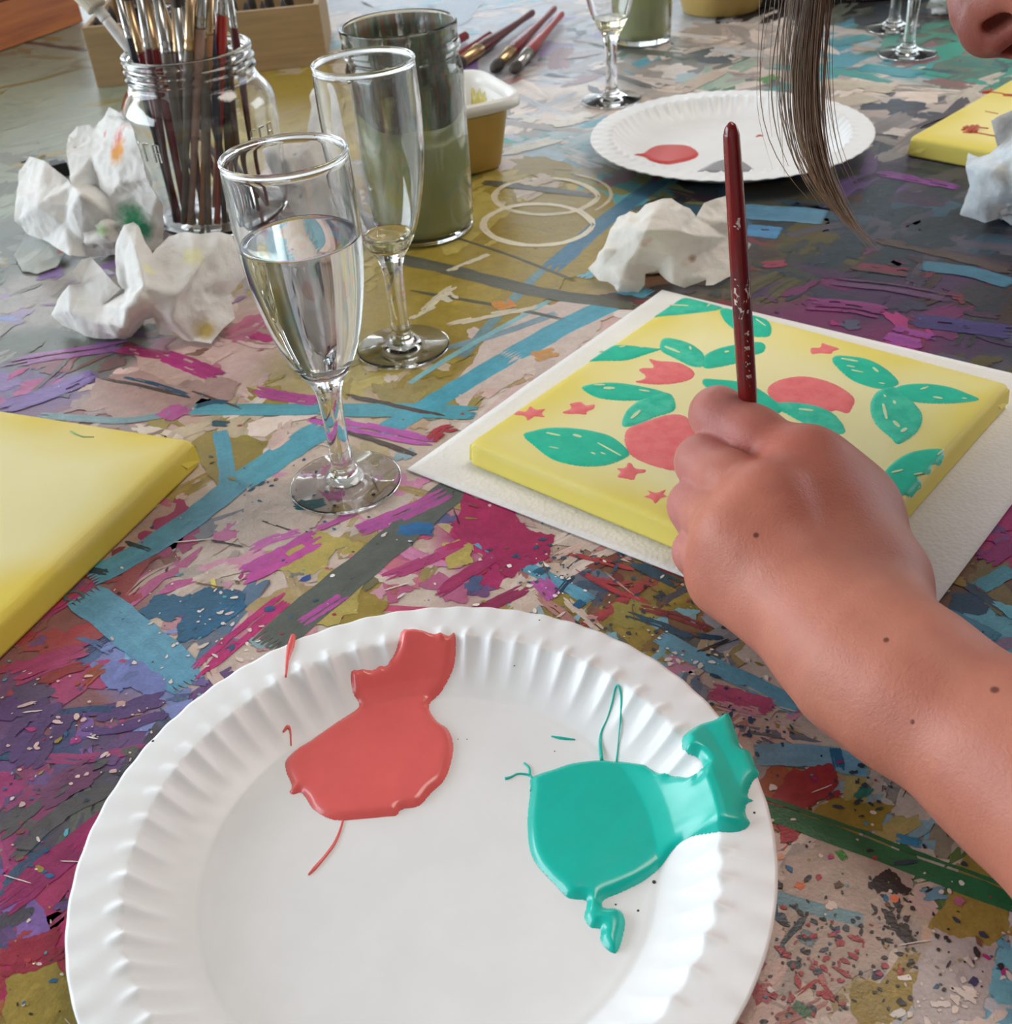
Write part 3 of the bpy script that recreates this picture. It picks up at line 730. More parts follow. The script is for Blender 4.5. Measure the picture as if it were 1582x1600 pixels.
def crop(pts, ox, oy, sc): return [(x/sc + ox, y/sc + oy) for x, y in pts]
def on_surface(px, py, surf, z0=.004):
    z = z0
    for _ in range(12):
        p = at(px, py, z); z = .5*z + .5*float(surf(p[0], p[1]))
    return at(px, py, z)[:2]
def puddle(name, pts, surf, mat, parent, hmax, edge=.0012, res=.0006, wob=0.0, closed=True, lift=.00005, surf2=None):
    """a pool with a rounded rim: the outline pts (table x, y) filled by a fine grid"""
    P = np.array(pts)
    if closed:                           # round the outline a little
        Q = []
        for i in range(len(P)):
            a, b, c, d = P[i-1], P[i], P[(i+1) % len(P)], P[(i+2) % len(P)]
            for t in (0, .25, .5, .75):
                Q.append(.5*((2*b) + (-a+c)*t + (2*a-5*b+4*c-d)*t*t + (-a+3*b-3*c+d)*t**3))
        P = np.array(Q)
    lo, hi = P.min(0) - 3*res, P.max(0) + 3*res
    nx, ny = int((hi[0]-lo[0])/res)+2, int((hi[1]-lo[1])/res)+2
    X, Y = np.meshgrid(lo[0] + np.arange(nx)*res, lo[1] + np.arange(ny)*res, indexing='ij')
    q = np.c_[X.ravel(), Y.ravel()]
    best = np.full(len(q), 1e9); ins = np.zeros(len(q), bool)
    for a, b in zip(P, np.roll(P, -1, 0)):
        e = b - a; w = q - a; t = np.clip((w @ e) / (e @ e + 1e-18), 0, 1)
        d = w - t[:, None]*e; best = np.minimum(best, (d*d).sum(1))
        c1 = (a[1] <= q[:, 1]) & (b[1] > q[:, 1]); c2 = (a[1] > q[:, 1]) & (b[1] <= q[:, 1])
        cr = e[0]*w[:, 1] - e[1]*w[:, 0]
        ins ^= (c1 & (cr > 0)) | (c2 & (cr < 0))
    sd = np.sqrt(best) * np.where(ins, 1, -1); sd = sd.reshape(nx, ny)
    gx, gy = np.gradient(sd, res); gl = np.hypot(gx, gy) + 1e-9
    ins2 = sd > -res*.75
    out = (sd < 0) & ins2                # slide the outer ring of points onto the outline
    Xs = np.where(out, X - gx/gl*sd/gl, X); Ys = np.where(out, Y - gy/gl*sd/gl, Y)
    d = np.maximum(sd, 0)
    zb = surf(Xs, Ys)
    if surf2 is not None: k = 1 - np.exp(-(d/.0022)**2); zb = zb*(1-k) + (surf2(Xs, Ys) + .0004)*k
    z = zb + hmax*(1 - np.exp(-(d/edge)**1.3)) + lift
    if wob: z = z + wob*value_noise(np.stack([X*160, Y*160, 0*X], -1), 5)*(1-np.exp(-d/edge))
    ids = -np.ones((nx, ny), int); V = []; F = []
    cell = ins2[:-1, :-1] & ins2[1:, :-1] & ins2[1:, 1:] & ins2[:-1, 1:]
    for i, j in zip(*np.nonzero(cell)):
        f = []
        for a, b in ((i, j), (i+1, j), (i+1, j+1), (i, j+1)):
            if ids[a, b] < 0: ids[a, b] = len(V); V.append((Xs[a, b], Ys[a, b], z[a, b]))
            f.append(int(ids[a, b]))
        F.append(tuple(f))
    # underside skirt so that it is a closed lens
    return mesh_obj(name, V, F, mat, parent, True)
def wet(name, col, rough=.27, var=.05):
    m = NT(name); c = lin(col); v = m.coord(); n = m.noise(v, 70, 4, .6)
    m.set(Base_Color=m.ramp(n.outputs[0], [(.3, [x*(1-var) for x in c]), (.7, [min(1, x*(1+var)) for x in c])]), Roughness=rough, Coat_Weight=.2, Coat_Roughness=.12)
    m.bump(m.noise(v, 140, 3).outputs[0], .12, .0008); return m.m
m_coral = wet('coral_paint', '#ea6664'); m_teal = wet('teal_paint', '#00c2b2'); m_greyp = wet('grey_paint', '#8d8b90')
m_redp = wet('salmon_red_paint', '#cf4440', .5)

plate = thing('paper_plate', 'near white paper plate with fluted rim holding coral and teal paint', 'plate', PC1, 'white paper plates used as palettes')
mb = MB(); plate_mesh(mb); base = mesh_obj('plate_body', mb.v, mb.f, m_paper.m, plate, True, origin=(0, 0, 0))
s1 = lambda x, y: plate_h(x, y, PC1)
s1b = lambda x, y: plate_smooth(np.hypot(x-PC1[0], y-PC1[1])/PR)
o8 = lambda p: [on_surface(*q, s1) for q in crop(p, 80, 900, 2.26)]
o0 = lambda p: [on_surface(*q, s1) for q in crop(p, 700, 900, 2.285)]
b = puddle('paint_puddle', o8([(830,650),(870,610),(910,585),(960,550),(1010,515),(1080,470),(1085,445),(1066,412),(1060,338),(1100,330),(1140,331),(1160,318),(1190,312),(1215,270),(1228,225),(1240,193),(1275,192),(1310,196),(1340,203),(1375,200),(1405,212),(1425,200),(1430,260),(1420,330),(1385,400),(1335,458),(1360,510),(1400,540),(1420,590),(1415,650),(1390,720),(1340,770),(1300,812),(1240,825),(1220,846),(1185,850),(1100,858),(1000,862),(930,828),(900,785),(880,765),(860,772),(842,765),(850,740),(830,690)]), s1, m_coral, plate, .0016, wob=.00012, surf2=s1b)
b['label'] = 'coral pink paint puddle'
b = puddle('paint_puddle', o0([(300,720),(380,690),(450,668),(560,658),(680,670),(780,705),(840,718),(890,705),(912,680),(890,648),(850,628),(836,590),(860,555),(900,530),(950,515),(995,490),(1010,505),(1022,540),(1035,575),(1045,610),(1075,625),(1088,648),(1100,680),(1112,708),(1090,735),(1078,760),(1072,790),(1092,803),(1068,815),(1064,850),(1080,885),(1050,910),(980,915),(900,925),(840,945),(800,985),(760,1040),(700,1090),(620,1130),(570,1150),(552,1166),(560,1185),(610,1190),(633,1230),(625,1290),(603,1346),(570,1335),(545,1300),(545,1262),(510,1255),(487,1220),(495,1180),(490,1158),(430,1150),(390,1110),(350,1070),(310,1020),(290,960),(285,860),(295,770)]), s1, m_teal, plate, .0019, wob=.0001, surf2=s1b)
b['label'] = 'turquoise green paint puddle'
def strand(pts, wpx, mat, parent, surf, name='paint_strand', flat=.5):
    q = []
    for i, (x, y) in enumerate(pts):
        p = on_surface(x, y, surf); q.append(np.array([p[0], p[1], surf(p[0], p[1]) + .0002]))
    q2 = [q[0]]
    for i in range(len(q)-1):
        for t in (.25, .5, .75, 1): q2.append(q[i]*(1-t) + q[i+1]*t)
    for _ in range(2): q2 = [q2[0]] + [(a + 2*b_ + c)/4 for a, b_, c in zip(q2, q2[1:], q2[2:])] + [q2[-1]]
    w = np.interp(np.linspace(0, 1, len(q2)), np.linspace(0, 1, len(wpx)), wpx)
    sc = np.linalg.norm(at(pts[0][0]+1, pts[0][1]) - at(*pts[0]))
    mb = MB(); mb.tube(q2, [max(.00012, k*sc/2) for k in w], 8); return mb.obj(name, mat, parent)
strand(crop([(1033,858),(1020,905),(1000,950),(965,995),(930,1035),(910,1056)], 80, 900, 2.26), [3, 4, 5, 5, 6, 3], m_coral, plate, s1)
strand(crop([(856,212),(846,250),(834,300),(829,358)], 80, 900, 2.26), [8, 11, 5, 3], m_coral, plate, s1)
strand(crop([(820,552),(836,530),(846,545),(848,600)], 80, 900, 2.26), [3, 6, 3, 2], m_coral, plate, s1)
strand(crop([(550,660),(543,590),(548,555),(570,510),(588,450),(598,395),(610,390),(620,430),(618,500),(610,590),(602,668)], 700, 900, 2.285), [6, 5, 3, 2, 3, 3, 4, 3, 3, 2, 3], m_teal, plate, s1)
strand(crop([(370,573),(400,580),(455,585)], 700, 900, 2.285), [2, 5, 2], m_teal, plate, s1)
strand(crop([(205,725),(225,720),(250,705),(300,712),(303,740),(296,770)], 700, 900, 2.285), [5, 4, 3, 4, 4, 3], m_teal, plate, s1)
strand(crop([(272,668),(292,685),(294,712)], 700, 900, 2.285), [3, 4, 3], m_teal, plate, s1)
m_dkp = simple('dark_paint_dot', '#1f3d3c', .3)
for x, y, r in crop([(737,1093)], 700, 900, 2.285)[0] + (3.4,), crop([(600,1173)], 700, 900, 2.285)[0] + (1.8,), crop([(680,1195)], 700, 900, 2.285)[0] + (2.2,), crop([(1095,845)], 700, 900, 2.285)[0] + (2.2,), (239, 1158, 2.6), (843, 969, 1.6), (804, 1040, 1.4), (867, 1174, 1.3), (730, 1155, 1.2), (716, 1155, 1.1):
    p = on_surface(x, y, s1); q = r*.00021; mb = MB()
    mb.lathe([(0, -.0002), (q, -.0001), (q*.9, q*.3), (q*.5, q*.5), (0, q*.55)], (p[0], p[1], float(s1(*p))), 8)
    mb.obj('paint_droplet', m_dkp, plate)

plate2 = thing('paper_plate', 'far white paper plate with a red paint pool and a grey one', 'plate', PC2, 'white paper plates used as palettes')
d = base.copy(); COL.objects.link(d); d.parent = plate2; plate2.rotation_euler = (0, 0, 0)
s2 = lambda x, y: plate_h(x, y, PC2)
q = lambda p: [on_surface(*k, s2) for k in p]
b = puddle('paint_puddle', q([(990,241),(1005,240),(1015,233),(1030,228),(1060,227),(1080,230),(1092,240),(1085,248),(1060,255),(1040,257),(1018,252),(1006,245)]), s2, m_redp, plate2, .0014, res=.0009)
b['label'] = 'red paint pool'
b = puddle('paint_puddle', q([(1085,272),(1100,262),(1120,252),(1140,249),(1160,252),(1175,262),(1178,268),(1160,269),(1130,270),(1100,270)]), s2, m_greyp, plate2, .0010, res=.0009)
b['label'] = 'grey paint pool'
strand([(1182,214), (1187,212), (1193,213)], [2, 4, 2], m_redp, plate2, s2)

# ------------------------------------------------------------------ paper towel and canvases
TC = .016
m_towel = NT('paper_towel'); _v = m_towel.coord(); _vo = m_towel.add('ShaderNodeTexVoronoi', {'Vector': _v, 'Scale': 420.0})
m_towel.set(Base_Color=m_towel.ramp(m_towel.noise(_v, 30).outputs[0], [(.3, '#e9e6e2'), (.7, '#f1efec')]), Roughness=.95)
m_towel.bump(_vo.outputs['Distance'], .22, .0011)
tl_, tt_, tb1 = at(637, 737), at(1035, 457), at(1070, 905)
tr1, tb2 = at(1582, 790), at(1470, 940)
def isect(a, da, b, db):
    M = np.array([[da[0], -db[0]], [da[1], -db[1]]]); t = np.linalg.solve(M, (b-a)[:2]); return a + da*t[0]
tB = isect(tl_, tb1-tl_, tr1, tb2-tr1); tR = tt_ + (tB - tl_)*1.0
tR = tB + (tr1 - tB)/np.linalg.norm(tr1 - tB)*np.linalg.norm(tt_ - tl_)
N = 60; V = []; F = []
for i in range(N+1):
    for j in range(N+1):
        u, v = i/N, j/N
        p = tl_*(1-u)*(1-v) + tB*u*(1-v) + tR*u*v + tt_*(1-u)*v
        e = min(u, 1-u, v, 1-v)
        z = .0014 + .0009*value_noise(np.array([[u*5, v*5, .3]]), 3)[0]*(1 if e < .12 else .2)
        V.append((p[0], p[1], max(.0017, z)))
for i in range(N):
    for j in range(N):
        a = i*(N+1)+j; F.append((a, a+N+1, a+N+2, a+1))
tw = mesh_obj('paper_towel', V, F, m_towel.m, None, True, origin=tuple((tl_+tR)/2))
tag(tw, 'flat square of white paper towel under the flowered canvas', 'paper towel')
sm = tw.modifiers.new('thickness', 'SOLIDIFY'); sm.thickness = .0007; sm.offset = -1

m_canvas = NT('yellow_canvas'); _v = m_canvas.coord(); _n = m_canvas.noise(_v, 9, 4, .6)
_a = m_canvas.add('ShaderNodeAttribute', attribute_name='Col')
_c = m_canvas.mix(.16, _a.outputs[0], m_canvas.ramp(_n.outputs[0], [(.3, [.3]*3), (.7, [.7]*3)]), 'OVERLAY')
m_canvas.set(Base_Color=_c, Roughness=.55, Specular_IOR_Level=.3)
_w1 = m_canvas.add('ShaderNodeTexWave', {'Vector': _v, 'Scale': 330.0}, bands_direction='X')
_w2 = m_canvas.add('ShaderNodeTexWave', {'Vector': _v, 'Scale': 330.0}, bands_direction='Y')
m_canvas.bump(m_canvas.math('ADD', _w1.outputs[1], _w2.outputs[1]), .12, .0003)
def canvas(name, label, c, rot, pale, deep, seed, h0=.0):
    """stretched canvas 20 x 20 x 1.6 cm: rounded edges, folded corners; paler paint in the middle"""
    root = thing(name, label, 'canvas', (c[0], c[1], h0), 'yellow painted canvases')
    root.rotation_euler = (0, 0, rot)
    n = 48; hs = .1; r = .0035; H = TC - h0; V = []; F = []; C = []
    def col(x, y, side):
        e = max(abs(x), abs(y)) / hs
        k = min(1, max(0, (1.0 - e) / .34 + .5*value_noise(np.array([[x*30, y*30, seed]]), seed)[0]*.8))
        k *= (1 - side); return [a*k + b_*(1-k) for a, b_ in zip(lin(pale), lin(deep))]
    ux = np.r_[-hs, -hs+r*.12, -hs+r*.45, np.linspace(-hs+r, hs-r, n), hs-r*.45, hs-r*.12, hs]; m = len(ux)
    for x in ux:
        for y in ux:
            dx = max(0, abs(x)-(hs-r)); dy = max(0, abs(y)-(hs-r)); d = min(r, math.hypot(dx, dy))
            z = H - (r - math.sqrt(max(0, r*r-d*d)))
            k = 1 - .12*0
            sx, sy = x, y
            if dx > 0 and dy > 0:              # soft corner
                q = math.hypot(dx, dy)
                if q > r: sx = math.copysign(hs-r+dx*r/q, x); sy = math.copysign(hs-r+dy*r/q, y)
            V.append((sx, sy, z)); C.append(col(x, y, 0))
    for i in range(m-1):
        for j in range(m-1):
            a = i*m+j; F.append((a, a+m, a+m+1, a+1))
    loop = [i*m for i in range(m)] + [(m-1)*m+j for j in range(1, m)] + [i*m+m-1 for i in range(m-2, -1, -1)] + [j for j in range(m-2, 0, -1)]
    prev = loop
    for z in (H*.55, H*.25, .0012, 0.0):
        cur = []
        for b_ in loop:
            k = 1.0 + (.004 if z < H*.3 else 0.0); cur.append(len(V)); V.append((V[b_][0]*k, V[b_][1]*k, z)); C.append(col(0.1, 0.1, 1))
        for q in range(len(loop)):
            q2 = (q+1) % len(loop); F.append((prev[q], cur[q], cur[q2], prev[q2]))
        prev = cur
    F.append(tuple(prev)[::-1])
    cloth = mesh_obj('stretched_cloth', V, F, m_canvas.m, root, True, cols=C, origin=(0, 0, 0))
    # folded cloth at the corners
    for sx in (-1, 1):
        for sy in (-1, 1):
            mb = MB()
            p = [(sx*(hs-.0006), sy*(hs-.017), H-.004), (sx*(hs+.0010), sy*(hs-.012), .004), (sx*(hs+.0009), sy*(hs-.0005), .0015), (sx*(hs+.0003), sy*(hs-.0015), H-.003)]
            p2 = [(x-sx*.0012, y, z) for x, y, z in p]
            mb.add(p + p2, [(0, 1, 2, 3), (7, 6, 5, 4), (0, 4, 5, 1), (1, 5, 6, 2), (2, 6, 7, 3), (3, 7, 4, 0)])
            mb.c = [lin(deep)]*len(mb.v)
            mb.obj('corner_fold', m_canvas.m, cloth, False, origin=(0, 0, 0))
    return root
CV1, ROT1 = np.array([.1252, .4897]), -.7536
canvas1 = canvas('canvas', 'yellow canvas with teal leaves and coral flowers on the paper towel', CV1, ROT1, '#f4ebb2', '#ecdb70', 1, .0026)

def local(p, c, rot):
    d = np.asarray(p)[:2] - c; ca, sa = math.cos(-rot), math.sin(-rot)
    return (d[0]*ca - d[1]*sa, d[0]*sa + d[1]*ca)
def paint_shape(root, c, rot, pts, mat, name, h=.0005, res=.0009, h0=0.0, edge=.0009, sub=True):
    P = [local(at(x, y, TC), c, rot) for x, y in pts]
    P = [(min(.0998, max(-.0998, x)), min(.0998, max(-.0998, y))) for x, y in P]
    H = TC - h0
    def surf(X, Y):
        r = .0035; hs = .1
        dx = np.maximum(0, np.abs(X)-(hs-r)); dy = np.maximum(0, np.abs(Y)-(hs-r)); d = np.minimum(r, np.hypot(dx, dy))
        return H - (r - np.sqrt(np.maximum(0, r*r-d*d)))
    keep = root['_o']; root['_o'] = [0.0, 0.0, 0.0]
    o = puddle(name, P, surf, mat, root, h, edge, res, wob=.00012); root['_o'] = keep
    return o
def leafpaint(name, c1, c2):
    m = NT(name); v = m.coord(); n = m.noise(v, 130, 4, .65); m.set(Base_Color=m.ramp(n.outputs[0], [(.35, c1), (.62, c2)]), Roughness=.42)
    m.bump(n.outputs[0], .25, .0006); return m.m
m_leaf = leafpaint('teal_leaf_paint', '#00bd9c', '#1fc8a4'); m_leaf2 = leafpaint('thin_teal_leaf_paint', '#10bd9c', '#46d0ae'); m_flow = leafpaint('coral_flower_paint', '#ee6c70', '#f58080')
m_gap = simple('bare_canvas_mark', '#d7e3b4', .6, .1, 200)
LEAVES = [
 [(1018,493),(1040,477),(1062,467),(1085,465),(1110,471),(1130,479),(1120,485),(1090,489),(1050,493)],
 [(1126,484),(1145,479),(1174,488),(1194,493),(1205,508),(1204,524),(1190,527),(1168,524),(1145,513),(1130,498)],
 [(917,562),(944,542),(968,539),(995,541),(1022,544),(1033,546),(1013,553),(980,563),(946,564)],
 [(1031,544),(1033,533),(1041,528),(1057,530),(1079,537),(1095,548),(1101,556),(1103,570),(1092,574),(1075,570),(1053,559),(1037,551)],
 [(1101,557),(1119,546),(1141,540),(1168,535),(1190,535),(1197,542),(1192,551),(1174,557),(1157,566),(1128,573),(1101,575)],
 [(909,606),(931,599),(964,598),(999,603),(1030,610),(1040,616),(1017,624),(999,626),(968,626),(933,621)],
 [(999,626),(1017,617),(1036,613),(1050,617),(1056,630),(1052,643),(1022,653),(999,663),(975,667),(973,655),(982,639)],
 [(818,680),(834,673),(861,668),(897,669),(929,674),(959,684),(984,707),(973,718),(948,727),(913,729),(879,723),(857,714),(834,696)],
 [(1099,593),(1123,593),(1152,596),(1181,605),(1212,626),(1225,640),(1190,650),(1110,610)],
 [(1205,632),(1216,629),(1246,629),(1282,636),(1307,650),(1322,675),(1299,679),(1282,674),(1244,655)],
 [(1301,564),(1307,556),(1332,557),(1358,562),(1383,575),(1401,591),(1404,601),(1383,608),(1358,604),(1332,594),(1312,578)],
 [(1400,606),(1424,600),(1454,600),(1485,605),(1510,614),(1531,624),(1510,629),(1472,631),(1434,629),(1409,622)],
 [(1376,609),(1404,606),(1426,627),(1439,642),(1442,657),(1434,675),(1414,690),(1402,694),(1391,683),(1368,662),(1360,639),(1364,622)],
 [(1381,744),(1396,723),(1421,708),(1449,702),(1472,702),(1476,711),(1472,723),(1457,726),(1454,737),(1434,745),(1442,752),(1436,762),(1424,772),(1411,774),(1404,786),(1396,769)]]
FLOWERS = [
 ('painted_tulip', [(1014,561),(1030,564),(1057,566),(1075,573),(1086,583),(1079,593),(1057,599),(1026,601),(993,597),(1007,592),(1008,586),(999,579),(1004,575),(1022,574)]),
 ('painted_bloom', [(976,690),(980,672),(998,662),(1020,655),(1045,648),(1070,650),(1085,670),(1085,720),(1060,735),(1035,732),(1005,722),(985,710)]),
 ('painted_bloom', [(1199,609),(1218,594),(1256,588),(1294,596),(1322,610),(1336,624),(1332,637),(1325,646),(1307,641),(1297,643),(1264,632),(1231,630),(1210,627)]),
 ('painted_flower', [(804,648),(809,642),(822,643),(829,635),(838,640),(852,639),(847,646),(852,652),(836,651),(825,657),(820,650)]),
 ('painted_flower', [(879,644),(893,638),(891,631),(907,628),(916,633),(929,632),(928,639),(918,643),(916,648),(904,647),(888,647)]),
 ('painted_flower', [(964,732),(977,731),(982,723),(989,726),(993,732),(1009,734),(1007,739),(995,741),(991,750),(979,748),(965,745),(970,738)]),
 ('painted_flower', [(1007,776),(1016,772),(1012,766),(1025,770),(1041,765),(1037,772),(1043,776),(1032,779),(1025,787),(1018,780)]),
 ('painted_flower', [(1268,544),(1282,543),(1285,536),(1294,539),(1312,545),(1302,549),(1299,553),(1282,552),(1269,553)]),
 ('painted_flower', [(1310,698),(1325,698),(1340,708),(1338,718),(1320,712)])]
for nm, p in FLOWERS: paint_shape(canvas1, CV1, ROT1, p, m_flow, nm, .0003, .0007 if nm == 'painted_flower' else .0010, .0026)
for i, p in enumerate(LEAVES):
    paint_shape(canvas1, CV1, ROT1, p, m_leaf if i % 3 else m_leaf2, 'painted_leaf', .0005, .0009, .0026)
GAPS = [((1048,478),(1075,479),6),((1106,480),(1110,476),4),((1182,500),(1196,510),3),((938,551),(942,549),6),((969,544),(976,542),5),((1000,543),(1004,544),3),((1040,543),(1062,552),6),((1078,543),(1080,547),4),
 ((1135,552),(1138,550),8),((945,608),(960,608),9),((930,603),(945,603),5),((1000,611),(1015,613),5),((988,655),(1000,643),7),((855,678),(875,682),5),((897,681),(908,684),7),((935,694),(970,713),3.5),((925,709),(930,711),4),((940,709),(946,711),3),
 ((860,700),(872,702),3),((1250,641),(1270,643),6),((1280,670),(1290,671),5),((1316,562),(1340,566),6),((1325,573),(1335,575),4),((1332,580),(1348,583),4),((1365,576),(1372,582),5),((1375,600),(1382,601),4),
 ((1440,610),(1450,606),5),((1460,622),(1472,624),5),((1505,624),(1510,624),4),((1380,633),(1386,655),5),((1397,628),(1399,632),5),((1397,660),(1405,668),7),((1410,676),(1416,671),7),((1382,619),(1384,621),4),((1395,740),(1410,736),5),((1430,743),(1440,741),4),((1475,704),(1466,712),3)]
m_gapm = m_gap
mbg = MB(); hz = TC - .0026 + .00075
for (x0, y0), (x1, y1), w in GAPS:
    a = np.array(local(at(x0, y0, TC), CV1, ROT1)); b_ = np.array(local(at(x1, y1, TC), CV1, ROT1)); d = b_-a; L = np.linalg.norm(d)+1e-9; n_ = np.array([-d[1], d[0]])/L*w*.00016
    pts = [a - d/L*.0006, a + n_*.8, (a+b_)/2 + n_, b_ + n_*.6, b_ + d/L*.0006, b_ - n_*.7, (a+b_)/2 - n_*.9, a - n_*.5]
    o = len(mbg.v); mbg.add([(p[0], p[1], hz) for p in pts] + [(p[0], p[1], hz-.0004) for p in pts], [tuple(range(8))] + [(k, k+8, (k+1) % 8 + 8, (k+1) % 8) for k in range(8)])
mbg.obj('unpainted_flecks', m_gapm, canvas1, False, origin=(0, 0, 0))['kind'] = 'stuff'

# left canvas and far right canvas
cA, cB, cD = at(303, 686, TC), at(0, 640, TC), at(0, 968, TC)
e1 = (cB-cA)[:2]; e1 /= np.linalg.norm(e1); e2 = (cD-cA)[:2]; e2 = e2 - e1*(e1@e2); e2 /= np.linalg.norm(e2)
# the two edges seen are averaged to a right angle
e2b = (cD-cA)[:2]; e2b /= np.linalg.norm(e2b); bis = e1+e2b; bis /= np.linalg.norm(bis); pr = np.array([-bis[1], bis[0]])
if pr @ e1 < 0: pr = -pr
e1, e2 = (bis+pr)/math.sqrt(2), (bis-pr)/math.sqrt(2)
CV2 = cA[:2] + (e1+e2)*.1; ROT2 = math.atan2(e1[1], e1[0])
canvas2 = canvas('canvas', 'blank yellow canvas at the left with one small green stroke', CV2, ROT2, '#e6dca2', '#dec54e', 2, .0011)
m_gs = simple('green_pencil', '#7fa065', .6)
mb = MB(); pts = [local(at(x, y, TC), CV2, ROT2) for x, y in ((110,674),(118,679),(130,683),(147,683))]
mb.tube([(p[0], p[1], TC-.0011) for p in pts], [.0005, .0006, .0005, .0003], 6); mb.obj('green_mark', m_gs, canvas2, origin=(0, 0, 0))
cA, cB, cD = at(1422, 213, TC), at(1530, 120, TC), at(1500, 232, TC)
e1 = (cB-cA)[:2]; e1 /= np.linalg.norm(e1); e2 = np.array([e1[1], -e1[0]])
e2b = (cD-cA)[:2]; e2b /= np.linalg.norm(e2b)
bis = e1+e2b; bis /= np.linalg.norm(bis); pr = np.array([-bis[1], bis[0]])
if pr @ e1 < 0: pr = -pr
e1, e2 = (bis+pr)/math.sqrt(2), (bis-pr)/math.sqrt(2)
CV3 = cA[:2] + (e1+e2)*.1; ROT3 = math.atan2(e1[1], e1[0])
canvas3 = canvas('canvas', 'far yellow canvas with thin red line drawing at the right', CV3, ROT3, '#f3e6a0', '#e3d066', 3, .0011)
m_rl = simple('red_line_paint', '#b8502f', .5)
mb = MB()
for pts, w in (([(1505,204),(1512,198)], .0016), ([(1513,208),(1520,199)], .0026), ([(1522,208),(1527,199)], .0026), ([(1505,199),(1528,199),(1545,201)], .0009), ([(1505,207),(1528,208),(1556,213)], .0009),
               ([(1536,144),(1548,143),(1550,138)], .0014), ([(1548,144),(1565,146),(1575,149)], .0009), ([(1568,149),(1584,150)], .0018), ([(1540,174),(1560,178)], .0007)):
    q = [local(at(x, y, TC), CV3, ROT3) for x, y in pts]; mb.tube([(p[0], p[1], TC-.0013) for p in q], w, 6)
mb.obj('red_drawing', m_rl, canvas3, origin=(0, 0, 0))['kind'] = 'stuff'

# ------------------------------------------------------------------ glasses
m_glass = glass('clear_glass', (1, 1, 1), 1.48)
m_wine = glass('clear_drink', (1, 1, .985), 1.335)
m_wine2 = glass('yellow_wine', (.97, .93, .68), 1.335)
def flute_meshes():
    out = [(0, 0.0006), (.010, .0003), (.0262, .0), (.0283, .0006), (.0286, .0013), (.0280, .0019), (.022, .0030), (.013, .0050), (.0085, .0075), (.0062, .011), (.0056, .018), (.0053, .030), (.0056, .044), (.0064, .054)]
    out += [(.0085, .0605), (.0125, .0668), (.0165, .0745), (.0200, .0845), (.0229, .096), (.0254, .109), (.0271, .123), (.0279, .138), (.0280, .153), (.0276, .1695)]
    body = smooth_prof(out[1:], 110); body = [(0, .0006)] + body
    rim = [(.0279, .1698), (.0279, .1704), (.0275, .1709), (.0270, .1711), (.0265, .1708), (.0262, .1702)]
    inn = smooth_prof([(.0263, .1694), (.0267, .1670), (.0268, .153), (.0267, .138), (.0259, .123), (.0242, .109), (.0217, .096), (.0187, .0845), (.0152, .0748), (.0110, .0690), (.006, .0662), (.002, .0653)], 60)
    return body + rim + inn + [(0, .0652)], inn
FPROF, FINN = flute_meshes()
def inner_r(z): 
    zs = [p[1] for p in FINN][::-1]; rs = [p[0] for p in FINN][::-1]
    return float(np.interp(z, zs, rs))
_mb = MB(); _mb.lathe(FPROF, seg=72)
flute_me = None
def flute(label, loc, fill, mat, rotz=0.0):
    global flute_me
    t = thing('champagne_flute', label, 'glass', loc, 'champagne flutes on the table')
    if flute_me is None:
        o = mesh_obj('glass_body', _mb.v, _mb.f, m_glass, t, True, origin=(0, 0, 0)); flute_me = o.data
    else:
        o = bpy.data.objects.new('glass_body', flute_me); COL.objects.link(o); o.parent = t
    if fill:
        zs = np.linspace(.0655, fill, 26)
        pr = [(0, .0650)] + [(inner_r(z) + .00012, z) for z in zs]
        pr += [(inner_r(fill)+.0001, fill + .0006), (inner_r(fill) - .0010, fill + .00015), (inner_r(fill) - .003, fill), (inner_r(fill) - .0036, fill), (inner_r(fill)*.6, fill), (.002, fill), (0, fill)]
        mb = MB(); mb.lathe(pr, seg=72)
        w = mb.obj('drink', mat, t, True, origin=(0, 0, 0))
    return t
flute('nearest champagne flute, two thirds full of clear drink, in front of the brush jar', (-.0807, .4793, .0010), .1325, m_wine)
flute('second champagne flute, nearly empty, right in front of the murky jar', (-.0540, .6235, .0010), .0735, m_wine2)
flute('far champagne flute with a little yellow wine behind the far paper plate', (.1370, 1.098, .0010), .0745, m_wine2)
p = at(1418, 86); flute('front one of the two empty flutes beside the nose', (p[0], p[1], .0010), None, None)
p = at(1396, 46); flute('rear one of the two empty flutes beside the nose', (p[0], p[1], .0010), None, None)

# ------------------------------------------------------------------ jar of brushes
BJ = np.array([-.205, .882, 0.0])
jar = thing('brush_jar', 'big clear glass jar crammed with paint brushes, left of the flutes', 'jar', BJ)
outer = [(0, .004), (.030, .003), (.046, .0005), (.0515, .003), (.0530, .008), (.0555, .030), (.0580, .065), (.0585, .082), (.0572, .092), (.0530, .100), (.0487, .1055), (.0470, .110),
         (.0470, .112), (.0488, .1140), (.0470, .1162), (.0470, .1180), (.0488, .1200), (.0472, .1222), (.0470, .1240), (.0480, .1262), (.0476, .1290), (.0455, .1300)]
inner = [(.0440, .1285), (.0438, .110), (.0460, .1045), (.0510, .098), (.0546, .091), (.0556, .082), (.0550, .065), (.0527, .030), (.0502, .009), (.046, .0058), (.02, .0075), (0, .008)]
mb = MB(); mb.lathe([outer[0]] + smooth_prof(outer[1:], 120) + smooth_prof(inner[:-1], 70) + [inner[-1]], seg=80)
mb.obj('jar_glass', m_glass, jar, True, origin=(0, 0, 0))
